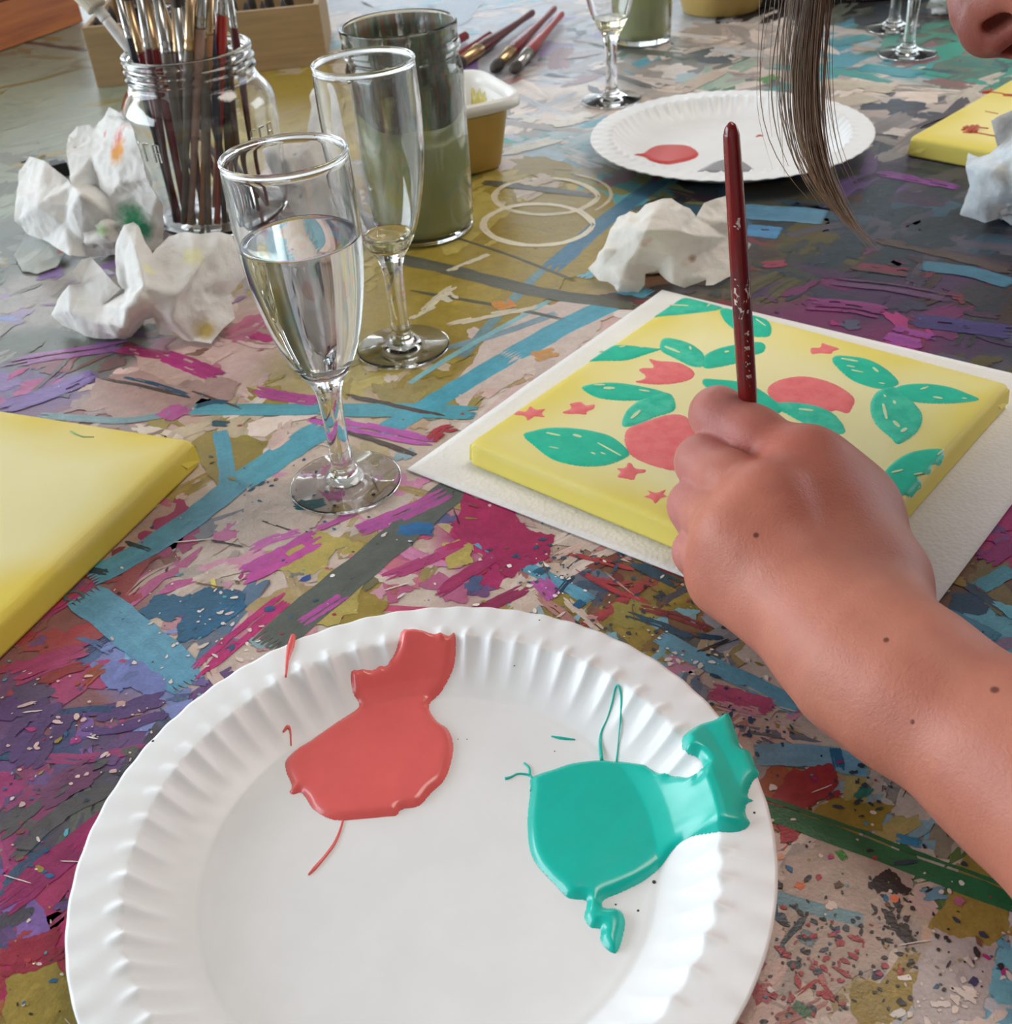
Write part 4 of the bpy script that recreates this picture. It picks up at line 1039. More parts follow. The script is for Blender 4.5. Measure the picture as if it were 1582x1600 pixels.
# raised pressed marks on the shoulder
def relief(a, z, w, h):
    r = .0585 - max(0, z-.082)*.25; mb.box((0, 0, 0), (w, .0012, h)); k = 8
    for i in range(len(mb.v)-k, len(mb.v)):
        x, y, zz = mb.v[i]; aa = a + x/r; mb.v[i] = ((r - .0004 + y)*math.cos(aa), (r - .0004 + y)*math.sin(aa), z + zz)
for a0 in (-2.35, -.72):
    mb = MB()
    for i in range(3):
        a = a0 + i*.16
        relief(a-.045, .070, .0012, .013); relief(a, .0765, .005, .0012)
        if i != 1: relief(a, .0705, .004, .0012)
        if i == 2: relief(a+.045, .070, .0012, .013)
    mb.obj('raised_mark', m_glass, jar, False, origin=(0, 0, 0))['kind'] = 'stuff'

# ------------------------------------------------------------------ brushes
def gloss(name, col, rough=.3, var=.18, scale=120):
    return simple(name, col, rough, var, scale)
m_red = gloss('red_lacquer', '#7d1418', .22); m_dred = gloss('dark_red_lacquer', '#571318', .3); m_tan = gloss('bare_wood_handle', '#a9754c', .5); m_pinkwood = gloss('pinkish_wood', '#a98778', .5)
m_taupe = gloss('taupe_handle', '#716659', .5); m_black = gloss('black_handle', '#232228', .35); m_brown = gloss('brown_handle', '#56392b', .45); m_white = gloss('white_handle', '#d9d6d2', .35)
m_bred = gloss('bright_red_lacquer', '#a5261c', .3); m_navyh = gloss('navy_handle', '#272d44', .35)
m_ferr = simple('ferrule_metal', '#b9b6b2', .25, .15, 90, metallic=1.0); m_gold = simple('brass_ferrule', '#c0a17c', .28, .15, 90, metallic=1.0)
def bristle_mat(name, c1, c2):
    m = NT(name); v = m.coord(); mp = m.add('ShaderNodeMapping', {'Vector': v}); mp.inputs['Scale'].default_value = (1200, 1200, 25)
    n = m.noise(mp.outputs[0], 1.0, 3); m.set(Base_Color=m.ramp(n.outputs[0], [(.35, c1), (.65, c2)]), Roughness=.6); m.bump(n.outputs[0], .6, .0008); return m.m
m_bb = bristle_mat('brown_bristle', '#4a2413', '#8a4a24'); m_bk = bristle_mat('dark_bristle', '#191513', '#463a31'); m_bc = bristle_mat('cream_bristle', '#cfc3ae', '#ece2cf'); m_bo = bristle_mat('sable_bristle', '#8a4722', '#b4663a')
def aligned(root, a, b):
    d = Vector(b) - Vector(a); root.location = a; root.rotation_mode = 'QUATERNION'
    root.rotation_quaternion = Vector((0, 0, 1)).rotation_difference(d.normalized())
def brush(name, label, cat, a, b, hand, ferr, bris, r=.0035, hl=.12, fl=.03, bl=.025, flat=1.0, group=None, hole=False, taper=.55):
    """a = handle end, b = point the axis passes through; local z runs along the brush"""
    t = thing(name, label, cat, a, group); aligned(t, a, b)
    def squash(mb):
        if flat != 1: mb.v = [(x*flat, y/flat**.55, z) for x, y, z in mb.v]
    mb = MB(); mb.lathe(smooth_prof([(.0001, 0), (r*.5, .0008), (r*.62, .004), (r*taper, hl*.25), (r*.8, hl*.6), (r*1.05, hl*.85), (r*.95, hl)], 40) + [(0, hl+.0004)], seg=16)
    mb.obj('handle', hand, t, True, origin=(0, 0, 0))
    mb = MB(); z = hl-.002; pr = [(0, z), (r*.98, z), (r*1.0, z+.001), (r*1.08, z+.002), (r*1.0, z+.003), (r*1.0, z+.007), (r*1.07, z+.008), (r*.99, z+.009), (r*.88, z+fl), (0, z+fl)]
    mb.lathe(pr, seg=16); squash(mb); mb.obj('ferrule', ferr, t, True, origin=(0, 0, 0))
    mb = MB(); z = hl-.002+fl; mb.lathe([(0, z-.002), (r*.84, z-.002)] + smooth_prof([(r*.84, z), (r*1.05, z+bl*.3), (r*.9, z+bl*.7), (r*.25, z+bl)], 12) + [(0, z+bl*1.04)], seg=14); squash(mb)
    mb.obj('bristles', bris, t, True, origin=(0, 0, 0))
    return t
def in_circle(p, c, rmax):
    d = np.array(p[:2]) - c[:2]; L = np.linalg.norm(d)
    return c[:2] + d*min(1, rmax/(L+1e-9))
JB = [ # px at the rim, px at the bottom, rim row offset, handle, ferrule, bristles, radius, handle length, words
 ((212,98),(262,352),m_black,m_ferr,m_bk,.0026,.135,'thin black handled brush leaning furthest left in the jar'),
 ((222,92),(282,345),m_red,m_gold,m_bk,.0034,.125,'red handled brush at the left inside the jar, brass ferrule'),
 ((243,86),(268,362),m_red,m_gold,m_bb,.0046,.128,'thick red handled brush second from the left rim of the jar'),
 ((262,96),(300,350),m_taupe,m_ferr,m_bk,.0040,.124,'dark grey handled brush right of the thick red one'),
 ((279,88),(292,340),m_brown,m_gold,m_bk,.0038,.122,'dark brown handled brush in the middle of the jar'),
 ((288,100),(318,345),m_dred,m_ferr,m_bk,.0034,.118,'wine red handled brush in the middle of the jar'),
 ((318,112),(276,362),m_pinkwood,m_ferr,m_bb,.0042,.146,'pale pinkish wooden brush crossing the jar from bottom left'),
 ((334,106),(300,364),m_tan,m_gold,m_bo,.0038,.140,'plain wooden brush parallel to the pinkish one in the jar'),
 ((349,118),(316,362),m_taupe,m_ferr,m_bb,.0045,.136,'thick taupe handled brush in the right half of the jar'),
 ((360,98),(336,360),m_bred,m_ferr,m_bo,.0038,.150,'bright red handled brush in the right half of the jar'),
 ((368,110),(352,352),m_navyh,m_ferr,m_bb,.0034,.139,'navy handled brush near the right side of the jar'),
 ((378,96),(398,345),m_brown,m_ferr,m_bo,.0036,.126,'brown handled brush leaning right in the jar'),
 ((372,84),(412,330),m_dred,m_ferr,m_bb,.0030,.134,'thin wine red brush leaning furthest right in the jar'),
 ((303,80),(372,335),m_black,m_ferr,m_bk,.0034,.120,'black handled brush at the back of the jar'),
 ((231,80),(318,318),m_navyh,m_ferr,m_bk,.0028,.150,'thin navy brush at the back left of the jar'),
 ((252,76),(300,312),m_black,m_ferr,m_bk,.0036,.130,'black brush at the very back of the jar, behind the thick red one'),
 ((272,74),(350,318),m_brown,m_gold,m_bk,.0040,.126,'thick brown brush at the very back of the jar'),
 ((325,74),(386,318),m_dred,m_ferr,m_bb,.0036,.128,'wine red brush at the back of the jar, right of centre'),
 ((390,100),(366,356),m_black,m_ferr,m_bo,.0034,.138,'black brush touching the right rim of the jar'),
 ((236,104),(246,356),m_dred,m_ferr,m_bk,.0030,.128,'thin wine red brush at the front left of the jar'),
 ((296,116),(262,360),m_taupe,m_gold,m_bb,.0036,.132,'taupe brush at the front of the jar, left of the pinkish one'),
 ((345,78),(334,320),m_tan,m_ferr,m_bb,.0032,.156,'slim wooden brush at the back right of the jar')]
for k, (pr_, pb_, hm, fm, bm_, r_, hl_, lab) in enumerate(JB):
    top_ = in_circle(at(*pr_, .124), BJ, .0425 - r_); bot = in_circle(at(*pb_, .012), BJ, .0470 - r_)
    brush('paint_brush', lab, 'brush', (bot[0], bot[1], .0105), (top_[0], top_[1], .124), hm, fm, bm_, r_, hl_, .036, .03, 1.0, 'brushes standing in the glass jar')
top_ = in_circle(at(198, 92, .124), BJ, .0385); bot = in_circle(at(420, 330, .012), BJ, .0425)
bb = brush('paint_brush', 'fat cream bristled brush with white handle leaning out left of the jar', 'brush', (bot[0], bot[1], .0115), (top_[0], top_[1], .124), m_white, m_white, m_bc, .0042, .172, .012, .06, 1.0, 'brushes standing in the glass jar')
for ch in bb.children:
    if ch.name.startswith('bristles'):
        ch.data = ch.data.copy()
        for v in ch.data.vertices:
            v.co.x *= 2.3; v.co.y *= 2.3

# small jar of dark water behind the brushes
p = at(300, 112); SJ = np.array([p[0]+.0, p[1]-.005, 0])
sj = thing('rinsing_jar', 'small ribbed glass of dark blue water behind the brush jar', 'jar', SJ)
mb = MB()
outp = [(0, .003), (.024, .001), (.027, .004), (.028, .03)]
for i in range(7): z = .036 + i*.009; outp += [(.0275, z), (.0292, z+.003), (.0275, z+.006)]
outp += [(.0285, .103), (.027, .1045), (.0258, .103), (.0255, .03), (.025, .006), (0, .005)]
mb.lathe(outp, seg=48); mb.obj('jar_glass', m_glass, sj, True, origin=(0, 0, 0))
m_dkw = simple('dark_blue_water', '#262a44', .08, .4, 60)
mb = MB(); mb.lathe([(0, .0055), (.0249, .0062), (.0254, .03), (.0254, .066), (0, .066)], seg=48); mb.obj('rinse_water', m_dkw, sj, True, origin=(0, 0, 0))

# ------------------------------------------------------------------ jars of murky rinse water
WJ = np.array([-.0435, .816, 0])
m_jarg = glass('greenish_glass', (.955, .985, .965), 1.48, .02)
mk = NT('murky_water'); _v = mk.coord(); _n = mk.noise(_v, 22, 4); 
mk.set(Base_Color=mk.ramp(_n.outputs[0], [(.3, '#a8aa76'), (.7, '#b8ba86')]), Roughness=.25)
m_murk = mk.m
# dried paint film on the inside of the jar: vertical runs of many colours, with clear gaps
mf = NT('dried_paint_runs'); _v = mf.coord(); _mp = mf.add('ShaderNodeMapping', {'Vector': _v}); _mp.inputs['Scale'].default_value = (1, 1, .13)
_n = mf.noise(_mp.outputs[0], 95, 4, .6); _n2 = mf.noise(_mp.outputs[0], 150, 3); _n3 = mf.noise(_v, 60, 4)
_c = mf.ramp(_n.outputs[0], [(.25, '#2e2f2c'), (.36, '#5a6258'), (.44, '#6b7a62'), (.49, '#7d5a48'), (.54, '#5d6f64'), (.60, '#8a8478'), (.66, '#6c3350'), (.72, '#4b5a50'), (.8, '#9a8a80')])
mf.set(Base_Color=_c, Roughness=.55)
_tr = mf.add('ShaderNodeBsdfTransparent'); _al = mf.ramp(mf.math('ADD', mf.math('MULTIPLY', _n2.outputs[0], .6), mf.math('MULTIPLY', _n3.outputs[0], .4)), [(.36, [0]*3), (.52, [1]*3)])
_ms = mf.add('ShaderNodeMixShader', {0: _al, 1: _tr.outputs[0], 2: mf.b.outputs[0]}); mf.l.new(_ms.outputs[0], mf.out.inputs[0])
def water_jar(label, c, R, H, fill, film=True):
    t = thing('water_jar', label, 'jar', c, 'jars of murky rinse water')
    k = R/.04
    o = [(0, .003), (.026*k, .0015), (.034*k, .001), (.0372*k, .004), (.0382*k, .012), (.0392*k, .06), (.0400*k, .095), (.0402*k, H-.036), (.0396*k, H-.030), (.0383*k, H-.0255), (.0378*k, H-.022),
         (.0392*k, H-.020), (.0400*k, H-.0165), (.0392*k, H-.013), (.0385*k, H-.010), (.0390*k, H-.005), (.0390*k, H-.001), (.0382*k, H)]
    i = [(.0366*k, H-.001), (.0362*k, H-.010), (.0362*k, H-.022), (.0374*k, H-.031), (.0376*k, H-.040), (.0372*k, .06), (.0360*k, .013), (.034*k, .007), (.02*k, .006), (0, .006)]
    mb = MB(); mb.lathe([o[0]] + smooth_prof(o[1:], 110) + smooth_prof(i[:-1], 70) + [i[-1]], seg=72); mb.obj('jar_glass', m_jarg, t, True, origin=(0, 0, 0))
    pr_ = [(0, .0055), (.034*k, .0066), (.0361*k, .013), (.0373*k, .06)]
    if fill > .07: pr_ += [(.03745*k, min(fill, H-.042))]
    pr_ += [(.0373*k, fill), (.036*k, fill-.0004), (0, fill-.0004)]
    mb = MB()
    mb.lathe(pr_, seg=72, fn=None)
    v2 = []
    for x, y, z in mb.v:
        if z > fill - .0002: z += .005*math.sin(2*math.atan2(y, x)+1) + .0015*math.sin(5*math.atan2(y, x)+2)
        v2.append((x, y, z))
    mb.v = v2
    w = mb.obj('murky_water', m_murk, t, True, origin=(0, 0, 0))
    if film:
        pr2 = [(.0371*k, fill-.01), (.0374*k, H-.041), (.0372*k, H-.031), (.0360*k, H-.022), (.0360*k, H-.010), (.0364*k, H-.002), (.0359*k, H-.002), (.0355*k, H-.010), (.0355*k, H-.022), (.0367*k, H-.031), (.0369*k, H-.041), (.0366*k, fill-.01)]
        mb = MB(); mb.lathe(pr2, seg=72); mb.obj('dried_paint_film', mf.m, t, True, origin=(0, 0, 0))
    return t
water_jar('large jar of murky olive water with paint stained neck behind the second flute', WJ, .0415, .148, .088)
p = at(1012, 74); water_jar('far jar of grey green water behind the far flute', (p[0]-.002, p[1]+.028, 0), .034, .12, .098)

# ------------------------------------------------------------------ tubs
m_tub = simple('white_plastic', '#eceae6', .3, .03, 20, sss=.1)
m_tuby = simple('yellow_stained_plastic', '#c9a860', .4, .12, 30)
m_yel = wet('yellow_paint', '#e9d23c'); m_yel2 = wet('pale_yellow_paint', '#e6dc8c')
def tub(label, c, R, H, rot, sq, matout, group='plastic tubs'):
    t = thing('plastic_tub', label, 'tub', c, group); t.rotation_euler = (0, 0, rot)
    def sqlathe(prof, name, mat):
        mb = MB(); V = []
        mb.lathe(prof, seg=64, sq=sq); return mb.obj(name, mat, t, True, origin=(0, 0, 0))
    sqlathe([(0, 0.0008), (R*.66, .0004), (R*.70, .003), (R*.86, H-.006), (R*.87, H-.0055), (R*.66, .006), (0, .005)], 'tub_body', matout)
    sqlathe([(R*.64, .004), (R*.845, H-.005), (R*.90, H-.0008), (R*.96, H), (R*1.0, H-.002), (R*1.01, H-.009), (R*.985, H-.0095), (R*.97, H-.004), (R*.9, H-.0035), (R*.868, H-.0075), (R*.86, H-.012)], 'tub_rim', m_tub)
    sqlathe([(0, .0075), (R*.66, .0062), (R*.84, H-.008), (R*.82, H-.008), (R*.63, .0075), (0, .0082)], 'tub_inside', m_tub)
    return t
p = at(692, 142, .062); TB = (p[0], p[1], 0.0)
tb = tub('white rimmed tub with yellow paint inside, behind the murky jar', TB, .054, .062, .35, 5, m_tuby)
mb = MB()
for a, z0, z1, w in ((-.15, .030, .055, .006), (.12, .034, .050, .009), (-.5, .03, .052, .005), (.5, .035, .055, .012)):
    pass
def smear(a0, a1, z0, z1, mat):
    V = []; F = []; n = 10
    for i in range(n+1):
        a = a0 + (a1-a0)*i/n; R = .054
        for j in range(5):
            z = z0 + (z1-z0)*j/4 + .003*math.sin(i*1.7+j); r = R*(.655 + (.83-.655)*(z-.0062)/(.062-.008-.0062)) - .0008
            r = r / (abs(math.cos(a))**5 + abs(math.sin(a))**5)**.2
            V.append((r*math.cos(a), r*math.sin(a), z))
    for i in range(n):
        for j in range(4): F.append((i*5+j, (i+1)*5+j, (i+1)*5+j+1, i*5+j+1))
    o = mesh_obj('paint_smear', V, F, mat, tb, True, origin=(0, 0, 0)); s_ = o.modifiers.new('thickness', 'SOLIDIFY'); s_.thickness = .0008; s_.offset = 0
smear(.25, .75, .022, .048, m_yel2); smear(-.45, -.05, .012, .046, m_yel); smear(.9, 1.3, .02, .05, m_yel)
mb = MB(); mb.lathe([(0, .0085), (.034, .0085), (.037, .014), (.030, .0155), (0, .016)], seg=40, sq=5); mb.obj('yellow_paint_pool', m_yel, tb, True, origin=(0, 0, 0))
p = at(1140, 28); tub('cream bowl at the top edge behind the far plate', (p[0], p[1]+.045, 0), .066, .05, 0, 2.0001, m_tuby)

# ------------------------------------------------------------------ brushes and pencils lying behind the tub
def lying(px0, px1, r): 
    a, b = at(*px0, r), at(*px1, r); return a, b
a, b = lying((866, 14), (768, 112), .0082)
brush('flat_brush', 'flat red handled brush lying on table, tip toward the tub, rightmost but one', 'brush', tuple(a), tuple(b), m_red, m_gold, m_bk, .0065, float(np.linalg.norm(b-a))*.72, .045, .03, 1.0, 'brushes lying behind the tub')
a, b = lying((878, 22), (800, 112), .0082)
brush('flat_brush', 'red handled brush with shiny silver ferrule lying rightmost behind the tub', 'brush', tuple(a), tuple(b), m_bred, m_ferr, m_bk, .006, float(np.linalg.norm(b-a))*.70, .05, .025, 1.0, 'brushes lying behind the tub')
a, b = lying((832, 20), (722, 96), .0084)
brush('flat_brush', 'long dark handled brush lying behind the tub, left of the silver one', 'brush', tuple(a), tuple(b), m_dred, m_gold, m_bk, .0068, float(np.linalg.norm(b-a))*.78, .05, .02, 1.0, 'brushes lying behind the tub')
for (p0, p1, lab) in (((766, 56), (712, 92), 'thick red stick lying beside the long dark brush'), ((728, 56), (700, 72), 'short red stick lying nearest the murky jar rim')):
    a, b = lying(p0, p1, .0066); L = float(np.linalg.norm(b-a)); t = thing('red_pencil', lab, 'pencil', tuple(a), 'red sticks behind the tub'); aligned(t, tuple(a), tuple(b))
    mb = MB(); mb.lathe([(0, 0), (.0052, 0), (.0055, .0006), (.0055, L), (0, L)], seg=6); mb.obj('shaft', m_red, t, False, origin=(0, 0, 0))
    mb = MB(); mb.lathe([(0, -.0004), (.0035, -.0004), (.0035, .0002), (0, .0002)], seg=10); mb.obj('end_face', m_dred, t, False, origin=(0, 0, 0))
    mb = MB(); mb.lathe([(.0055, L-.0002), (.0052, L+.004), (.0018, L+.016), (0, L+.017)], seg=10); mb.obj('sharpened_tip', m_tan, t, True, origin=(0, 0, 0))

# ------------------------------------------------------------------ wooden box and crate
m_ply = NT('pale_plywood'); _v = m_ply.coord(); _mp = m_ply.add('ShaderNodeMapping', {'Vector': _v}); _mp.inputs['Scale'].default_value = (1, 12, 12)
m_ply.set(Base_Color=m_ply.ramp(m_ply.noise(_mp.outputs[0], 12, 4).outputs[0], [(.3, '#957a56'), (.7, '#ad8f66')]), Roughness=.6)
m_dark = simple('dark_inside', '#17130f', .8)
b0, b1 = at(153, 138), at(513, 101); bx = (b1-b0)[:2]; BL = np.linalg.norm(bx); bx /= BL; brot = math.atan2(bx[1], bx[0])
BH, BD, BT = .064, .16, .006
box = thing('wooden_box', 'pale wooden box full of dark bristle brushes behind the jar', 'box', tuple(b0)); box.rotation_euler = (0, 0, brot)
def part(root, name, boxes, mat, bev=.0008, smooth=False):
    mb = MB()
    for c, d in boxes: mb.box(c, d, 0, bev)
    return mb.obj(name, mat, root, smooth, origin=(0, 0, 0))
part(box, 'front_panel', [((BL/2, BT/2, BH/2), (BL, BT, BH))], m_ply.m)
part(box, 'back_panel', [((BL/2, BD-BT/2, BH/2), (BL, BT, BH))], m_ply.m)
part(box, 'side_panel', [((BL-BT/2, BD/2, BH/2), (BT, BD-2*BT, BH))], m_ply.m)
# left side has a hand slot
part(box, 'side_panel', [((BT/2, BD/2, .012), (BT, BD-2*BT, .024)), ((BT/2, BD/2, BH-.007), (BT, BD-2*BT, .014)), ((BT/2, .025, .038), (BT, .038, .03)), ((BT/2, BD-.025, .038), (BT, .038, .03))], m_ply.m)
part(box, 'bottom_panel', [((BL/2, BD/2, BT/2), (BL-2*BT, BD-2*BT, BT))], m_ply.m)
bq = lambda x, y, z: tuple(np.array([b0[0] + x*math.cos(brot) - y*math.sin(brot), b0[1] + x*math.sin(brot) + y*math.cos(brot), z]))
for k in range(22):
    x = .014 + (k % 11)*.0205 + rnd.uniform(-.003, .003); y = .03 + (k//11)*.06 + rnd.uniform(-.004, .004)
    dark = rnd.random() < .86
    brush('box_brush', 'dark bristled brush standing upright in the pale wooden box' if dark else 'cream bristled brush standing upright in the pale wooden box', 'brush', bq(x, y, .0065), bq(x+rnd.uniform(-.006, .006), y, .08),
          rnd.choice((m_black, m_brown, m_dred)), m_ferr if rnd.random() < .15 else m_black, m_bk if dark else m_bc, .0052, .024, .012, .026, 1.0, 'brushes in the wooden box')

m_pine = NT('orange_pine'); _v = m_pine.coord(); _mp = m_pine.add('ShaderNodeMapping', {'Vector': _v}); _mp.inputs['Scale'].default_value = (2, 30, 30)
_w = m_pine.noise(_mp.outputs[0], 3.0, 5, .6)
m_pine.set(Base_Color=m_pine.ramp(_w.outputs[0], [(.3, '#8a4313'), (.5, '#ab5c1f'), (.75, '#bb7030')]), Roughness=.4)
c0, c1 = at(-12, 86), at(131, 35); cx = (c1-c0)[:2]; cx /= np.linalg.norm(cx); crot = math.atan2(cx[1], cx[0])
CLn, CD, CH = float(np.linalg.norm(c1-c0))+.16, .22, .165
c0 = c0 - np.r_[cx, 0]*.16
crate = thing('wooden_crate', 'orange pine crate standing at the upper left of the table', 'crate', tuple(c0)); crate.rotation_euler = (0, 0, crot)
for i in range(3):
    z = .0275 + i*.0555
    part(crate, 'plank', [((CLn/2, .006, z), (CLn, .012, .053))], m_pine.m); part(crate, 'plank', [((CLn/2, CD-.006, z), (CLn, .012, .053))], m_pine.m)
    part(crate, 'plank', [((.006, CD/2, z), (.012, CD-.026, .053))], m_pine.m); part(crate, 'plank', [((CLn-.006, CD/2, z), (.012, CD-.026, .053))], m_pine.m)
part(crate, 'bottom_panel', [((CLn/2, CD/2, .008), (CLn-.026, CD-.026, .010))], m_pine.m)
for x, y in ((.022, .022), (CLn-.022, .022), (.022, CD-.022), (CLn-.022, CD-.022)): part(crate, 'corner_post', [((x, y, .085), (.018, .018, .150))], m_pine.m)

# dark tray at the far edge, black clip by the left tissue
p = at(1330, 6); tray = thing('plastic_tray', 'black shallow tray at the top edge behind the hanging hair', 'tray', (p[0], p[1]+.07, 0)); tray.rotation_euler = (0, 0, -.12)
m_tray = simple('black_plastic', '#151517', .45)
part(tray, 'tray_base', [((0, 0, .003), (.19, .13, .004))], m_tray)
part(tray, 'tray_wall', [((0, -.065, .012), (.20, .004, .022)), ((0, .065, .012), (.20, .004, .022)), ((-.098, 0, .012), (.004, .126, .022)), ((.098, 0, .012), (.004, .126, .022))], m_tray)
p = at(95, 275); clip = thing('black_clip', 'small black clip half hidden behind the left tissue', 'clip', (p[0], p[1], 0)); clip.rotation_euler = (0, 0, .5)
part(clip, 'clip_jaw', [((0, 0, .006), (.016, .010, .012))], m_tray); part(clip, 'clip_handle', [((0, .010, .010), (.008, .012, .002))], m_tray)

# ------------------------------------------------------------------ crumpled tissues
def tissue_mat(name, stains, tint):
    """stains: list of (x, y, z, radius, colour) in world metres"""
    m = NT(name); v = m.coord(); n = m.noise(v, 60, 4)
    c = m.ramp(n.outputs[0], [(.3, tint[0]), (.7, tint[1])])
    geo = m.n.new('ShaderNodeNewGeometry').outputs['Position']
    nw = m.noise(v, 120, 3)
    for (p, r, col) in stains:
        d = m.add('ShaderNodeVectorMath', {0: v, 1: tuple(p)}, operation='DISTANCE').outputs['Value']
        d = m.math('ADD', d, m.math('MULTIPLY', m.math('SUBTRACT', nw.outputs[0], .5), r*1.1))
        f = m.add('ShaderNodeMapRange', {'Value': d, 'From Min': r, 'From Max': r*.35, 'To Min': 0, 'To Max': .92}).outputs[0]
        c = m.mix(f, c, lin(col))
    m.set(Base_Color=c, Roughness=.95, Specular_IOR_Level=.1, Subsurface_Weight=.25); m.b.inputs['Subsurface Radius'].default_value = (1, 1, 1); m.b.inputs['Subsurface Scale'].default_value = .006
    m.bump(m.noise(v, 260, 5, .7).outputs[0], .45, .0016)
    return m.m
def tissue(label, pts, outline, base, core, stains=(), seed=1, amp=.0016, edges=(), tint=('#e6e2dd', '#f1eeea'), soft=2):
    """pts: (px, py, z) corner points of the folds; outline: indices of the silhouette; core: (px, py, rx, ry, rz) wad inside"""
    P3 = [at(*p) for p in pts]; org = at(*base)
    co = [Vector((p[0], p[1])) for p in pts]
    n = len(outline); E = [(outline[i], outline[(i+1) % n]) for i in range(n)] + list(edges)
    vv, ee, ff, ov, oe, of = delaunay_2d_cdt(co, E, [], 1, 1e-5)
    keep = []
    for v_, o_ in zip(vv, ov):
        if o_: keep.append(P3[o_[0]])
        else:  # a crossing made by the triangulation
            d = [(math.hypot(v_.x-p[0], v_.y-p[1]), i) for i, p in enumerate(pts)]; d.sort(); z = np.mean([pts[i][2] for _, i in d[:2]]); keep.append(at(v_.x, v_.y, z))
    bm = bmesh.new(); bv = [bm.verts.new(tuple(p - org)) for p in keep]
    for f in ff:
        try: bm.faces.new([bv[i] for i in f])
        except ValueError: pass
    bmesh.ops.triangulate(bm, faces=bm.faces[:])
    for _ in range(4):
        bmesh.ops.subdivide_edges(bm, edges=[e for e in bm.edges if e.calc_length() > .0028], cuts=1, use_grid_fill=True)
        bmesh.ops.triangulate(bm, faces=bm.faces[:])
    for _ in range(soft): bmesh.ops.smooth_vert(bm, verts=[v for v in bm.verts if not v.is_boundary], factor=.5, use_axis_x=True, use_axis_y=True, use_axis_z=True)
    bm.normal_update()
    X = np.array([v.co for v in bm.verts]); Nn = np.array([v.normal for v in bm.verts])
    if Nn[:, 2].mean() < 0: Nn = -Nn; bmesh.ops.reverse_faces(bm, faces=bm.faces[:])
    q = X*70; d = (1-2*np.abs(value_noise(q, seed)))*amp*.7 + (1-2*np.abs(value_noise(X*170+3, seed+1)))*amp*.32 + value_noise(X*420, seed+2)*amp*.15
    X = X + Nn*d[:, None]
    X[:, 2] = np.maximum(X[:, 2], .0008 - org[2])
    bm.verts.ensure_lookup_table()
    me_v = [tuple(x) for x in X]; me_f = [tuple(v.index for v in f.verts) for f in bm.faces]
    bm.verts.index_update(); me_f = [tuple(v.index for v in f.verts) for f in bm.faces]; bm.free()
    m = len(me_v)
    me_v += [(x[0]-nn[0]*.0006, x[1]-nn[1]*.0006, x[2]-nn[2]*.0006) for x, nn in zip(me_v, Nn)]; me_f += [tuple(i+m for i in f[::-1]) for f in me_f]
    # the crumpled wad behind the visible folds
    for (px, py, z, rx, ry, rz) in core:
        b2 = bmesh.new(); bmesh.ops.create_icosphere(b2, subdivisions=4, radius=1)
        rx, ry, rz = rx*.5, ry*.5, rz*.5; c = at(px, py, z) - org + np.array([.0, .010, -.008]); Y = np.array([v.co for v in b2.verts])
        k = 1 + .22*(1-2*np.abs(value_noise(Y*2.3, seed+7))) + .12*(1-2*np.abs(value_noise(Y*5, seed+8)))
        Y = Y*k[:, None]*np.array([rx, ry, rz]) + c; Y[:, 2] = np.maximum(Y[:, 2], .0006-org[2])
        o = len(me_v); me_v += [tuple(y) for y in Y]; me_f += [tuple(v.index + o for v in f.verts) for f in b2.faces]; b2.free()
    st = [(tuple(at(px, py, z) - org), r, col) for (px, py, z, r, col) in stains]
    o = mesh_obj('crumpled_tissue', me_v, me_f, tissue_mat('tissue_paper', st, tint), None, True)
    o.location = org
    tag(o, label, 'tissue', 'crumpled white tissues')
    return o
# big one leaning on the brush jar
tissue('large crumpled tissue with green and red stains, leaning on the brush jar',
 [(32,268,.045),(48,245,.055),(70,252,.056),(108,282,.048),(112,290,.05),(104,240,.066),(108,212,.072),(122,198,.078),(140,195,.08),(152,197,.078),(165,182,.084),(172,168,.09),(180,172,.09),(198,182,.088),(210,205,.090),(220,235,.078),(230,280,.060),(245,305,.048),(255,322,.037),(256,350,.022),(255,375,.008),(240,390,.004),(205,388,.006),(180,398,.004),(140,402,.004),(110,400,.01),(70,375,.010),(45,365,.012),(24,345,.022),(26,310,.035),
  (150,290,.044),(125,305,.052),(185,285,.056),(145,245,.066),(150,205,.076),(190,240,.074),(205,300,.046),(180,340,.030),(100,350,.026),(60,320,.040),(130,375,.016),(200,365,.020),(235,345,.026),(170,310,.040)],
 list(range(30)), (150,400,0), [(165,350,.026,.040,.035,.026),(175,270,.04,.035,.02,.035)],
 [(178,354,.03,.014,'#0f8f68'),(204,340,.03,.015,'#1c9a62'),(222,358,.022,.012,'#0f8f68'),(198,222,.077,.015,'#d8504a'),(186,236,.074,.012,'#e29a50'),(166,210,.078,.004,'#d98a80'),(118,232,.068,.002,'#c98a9a'),(160,360,.024,.007,'#a9c08a')], 3)
# damp flap in front of it
tissue('small thin damp tissue scrap with a pink stain beside the left canvas',
 [(38,372,.006),(62,364,.009),(92,372,.009),(104,392,.006),(88,418,.0015),(60,428,.0012),(35,424,.0012),(22,400,.002),(60,396,.005)], list(range(8)), (60,420,0), [], [(100,395,.004,.006,'#c9574f')], 11, .0008, tint=('#a9ada8', '#bfc2bd'))
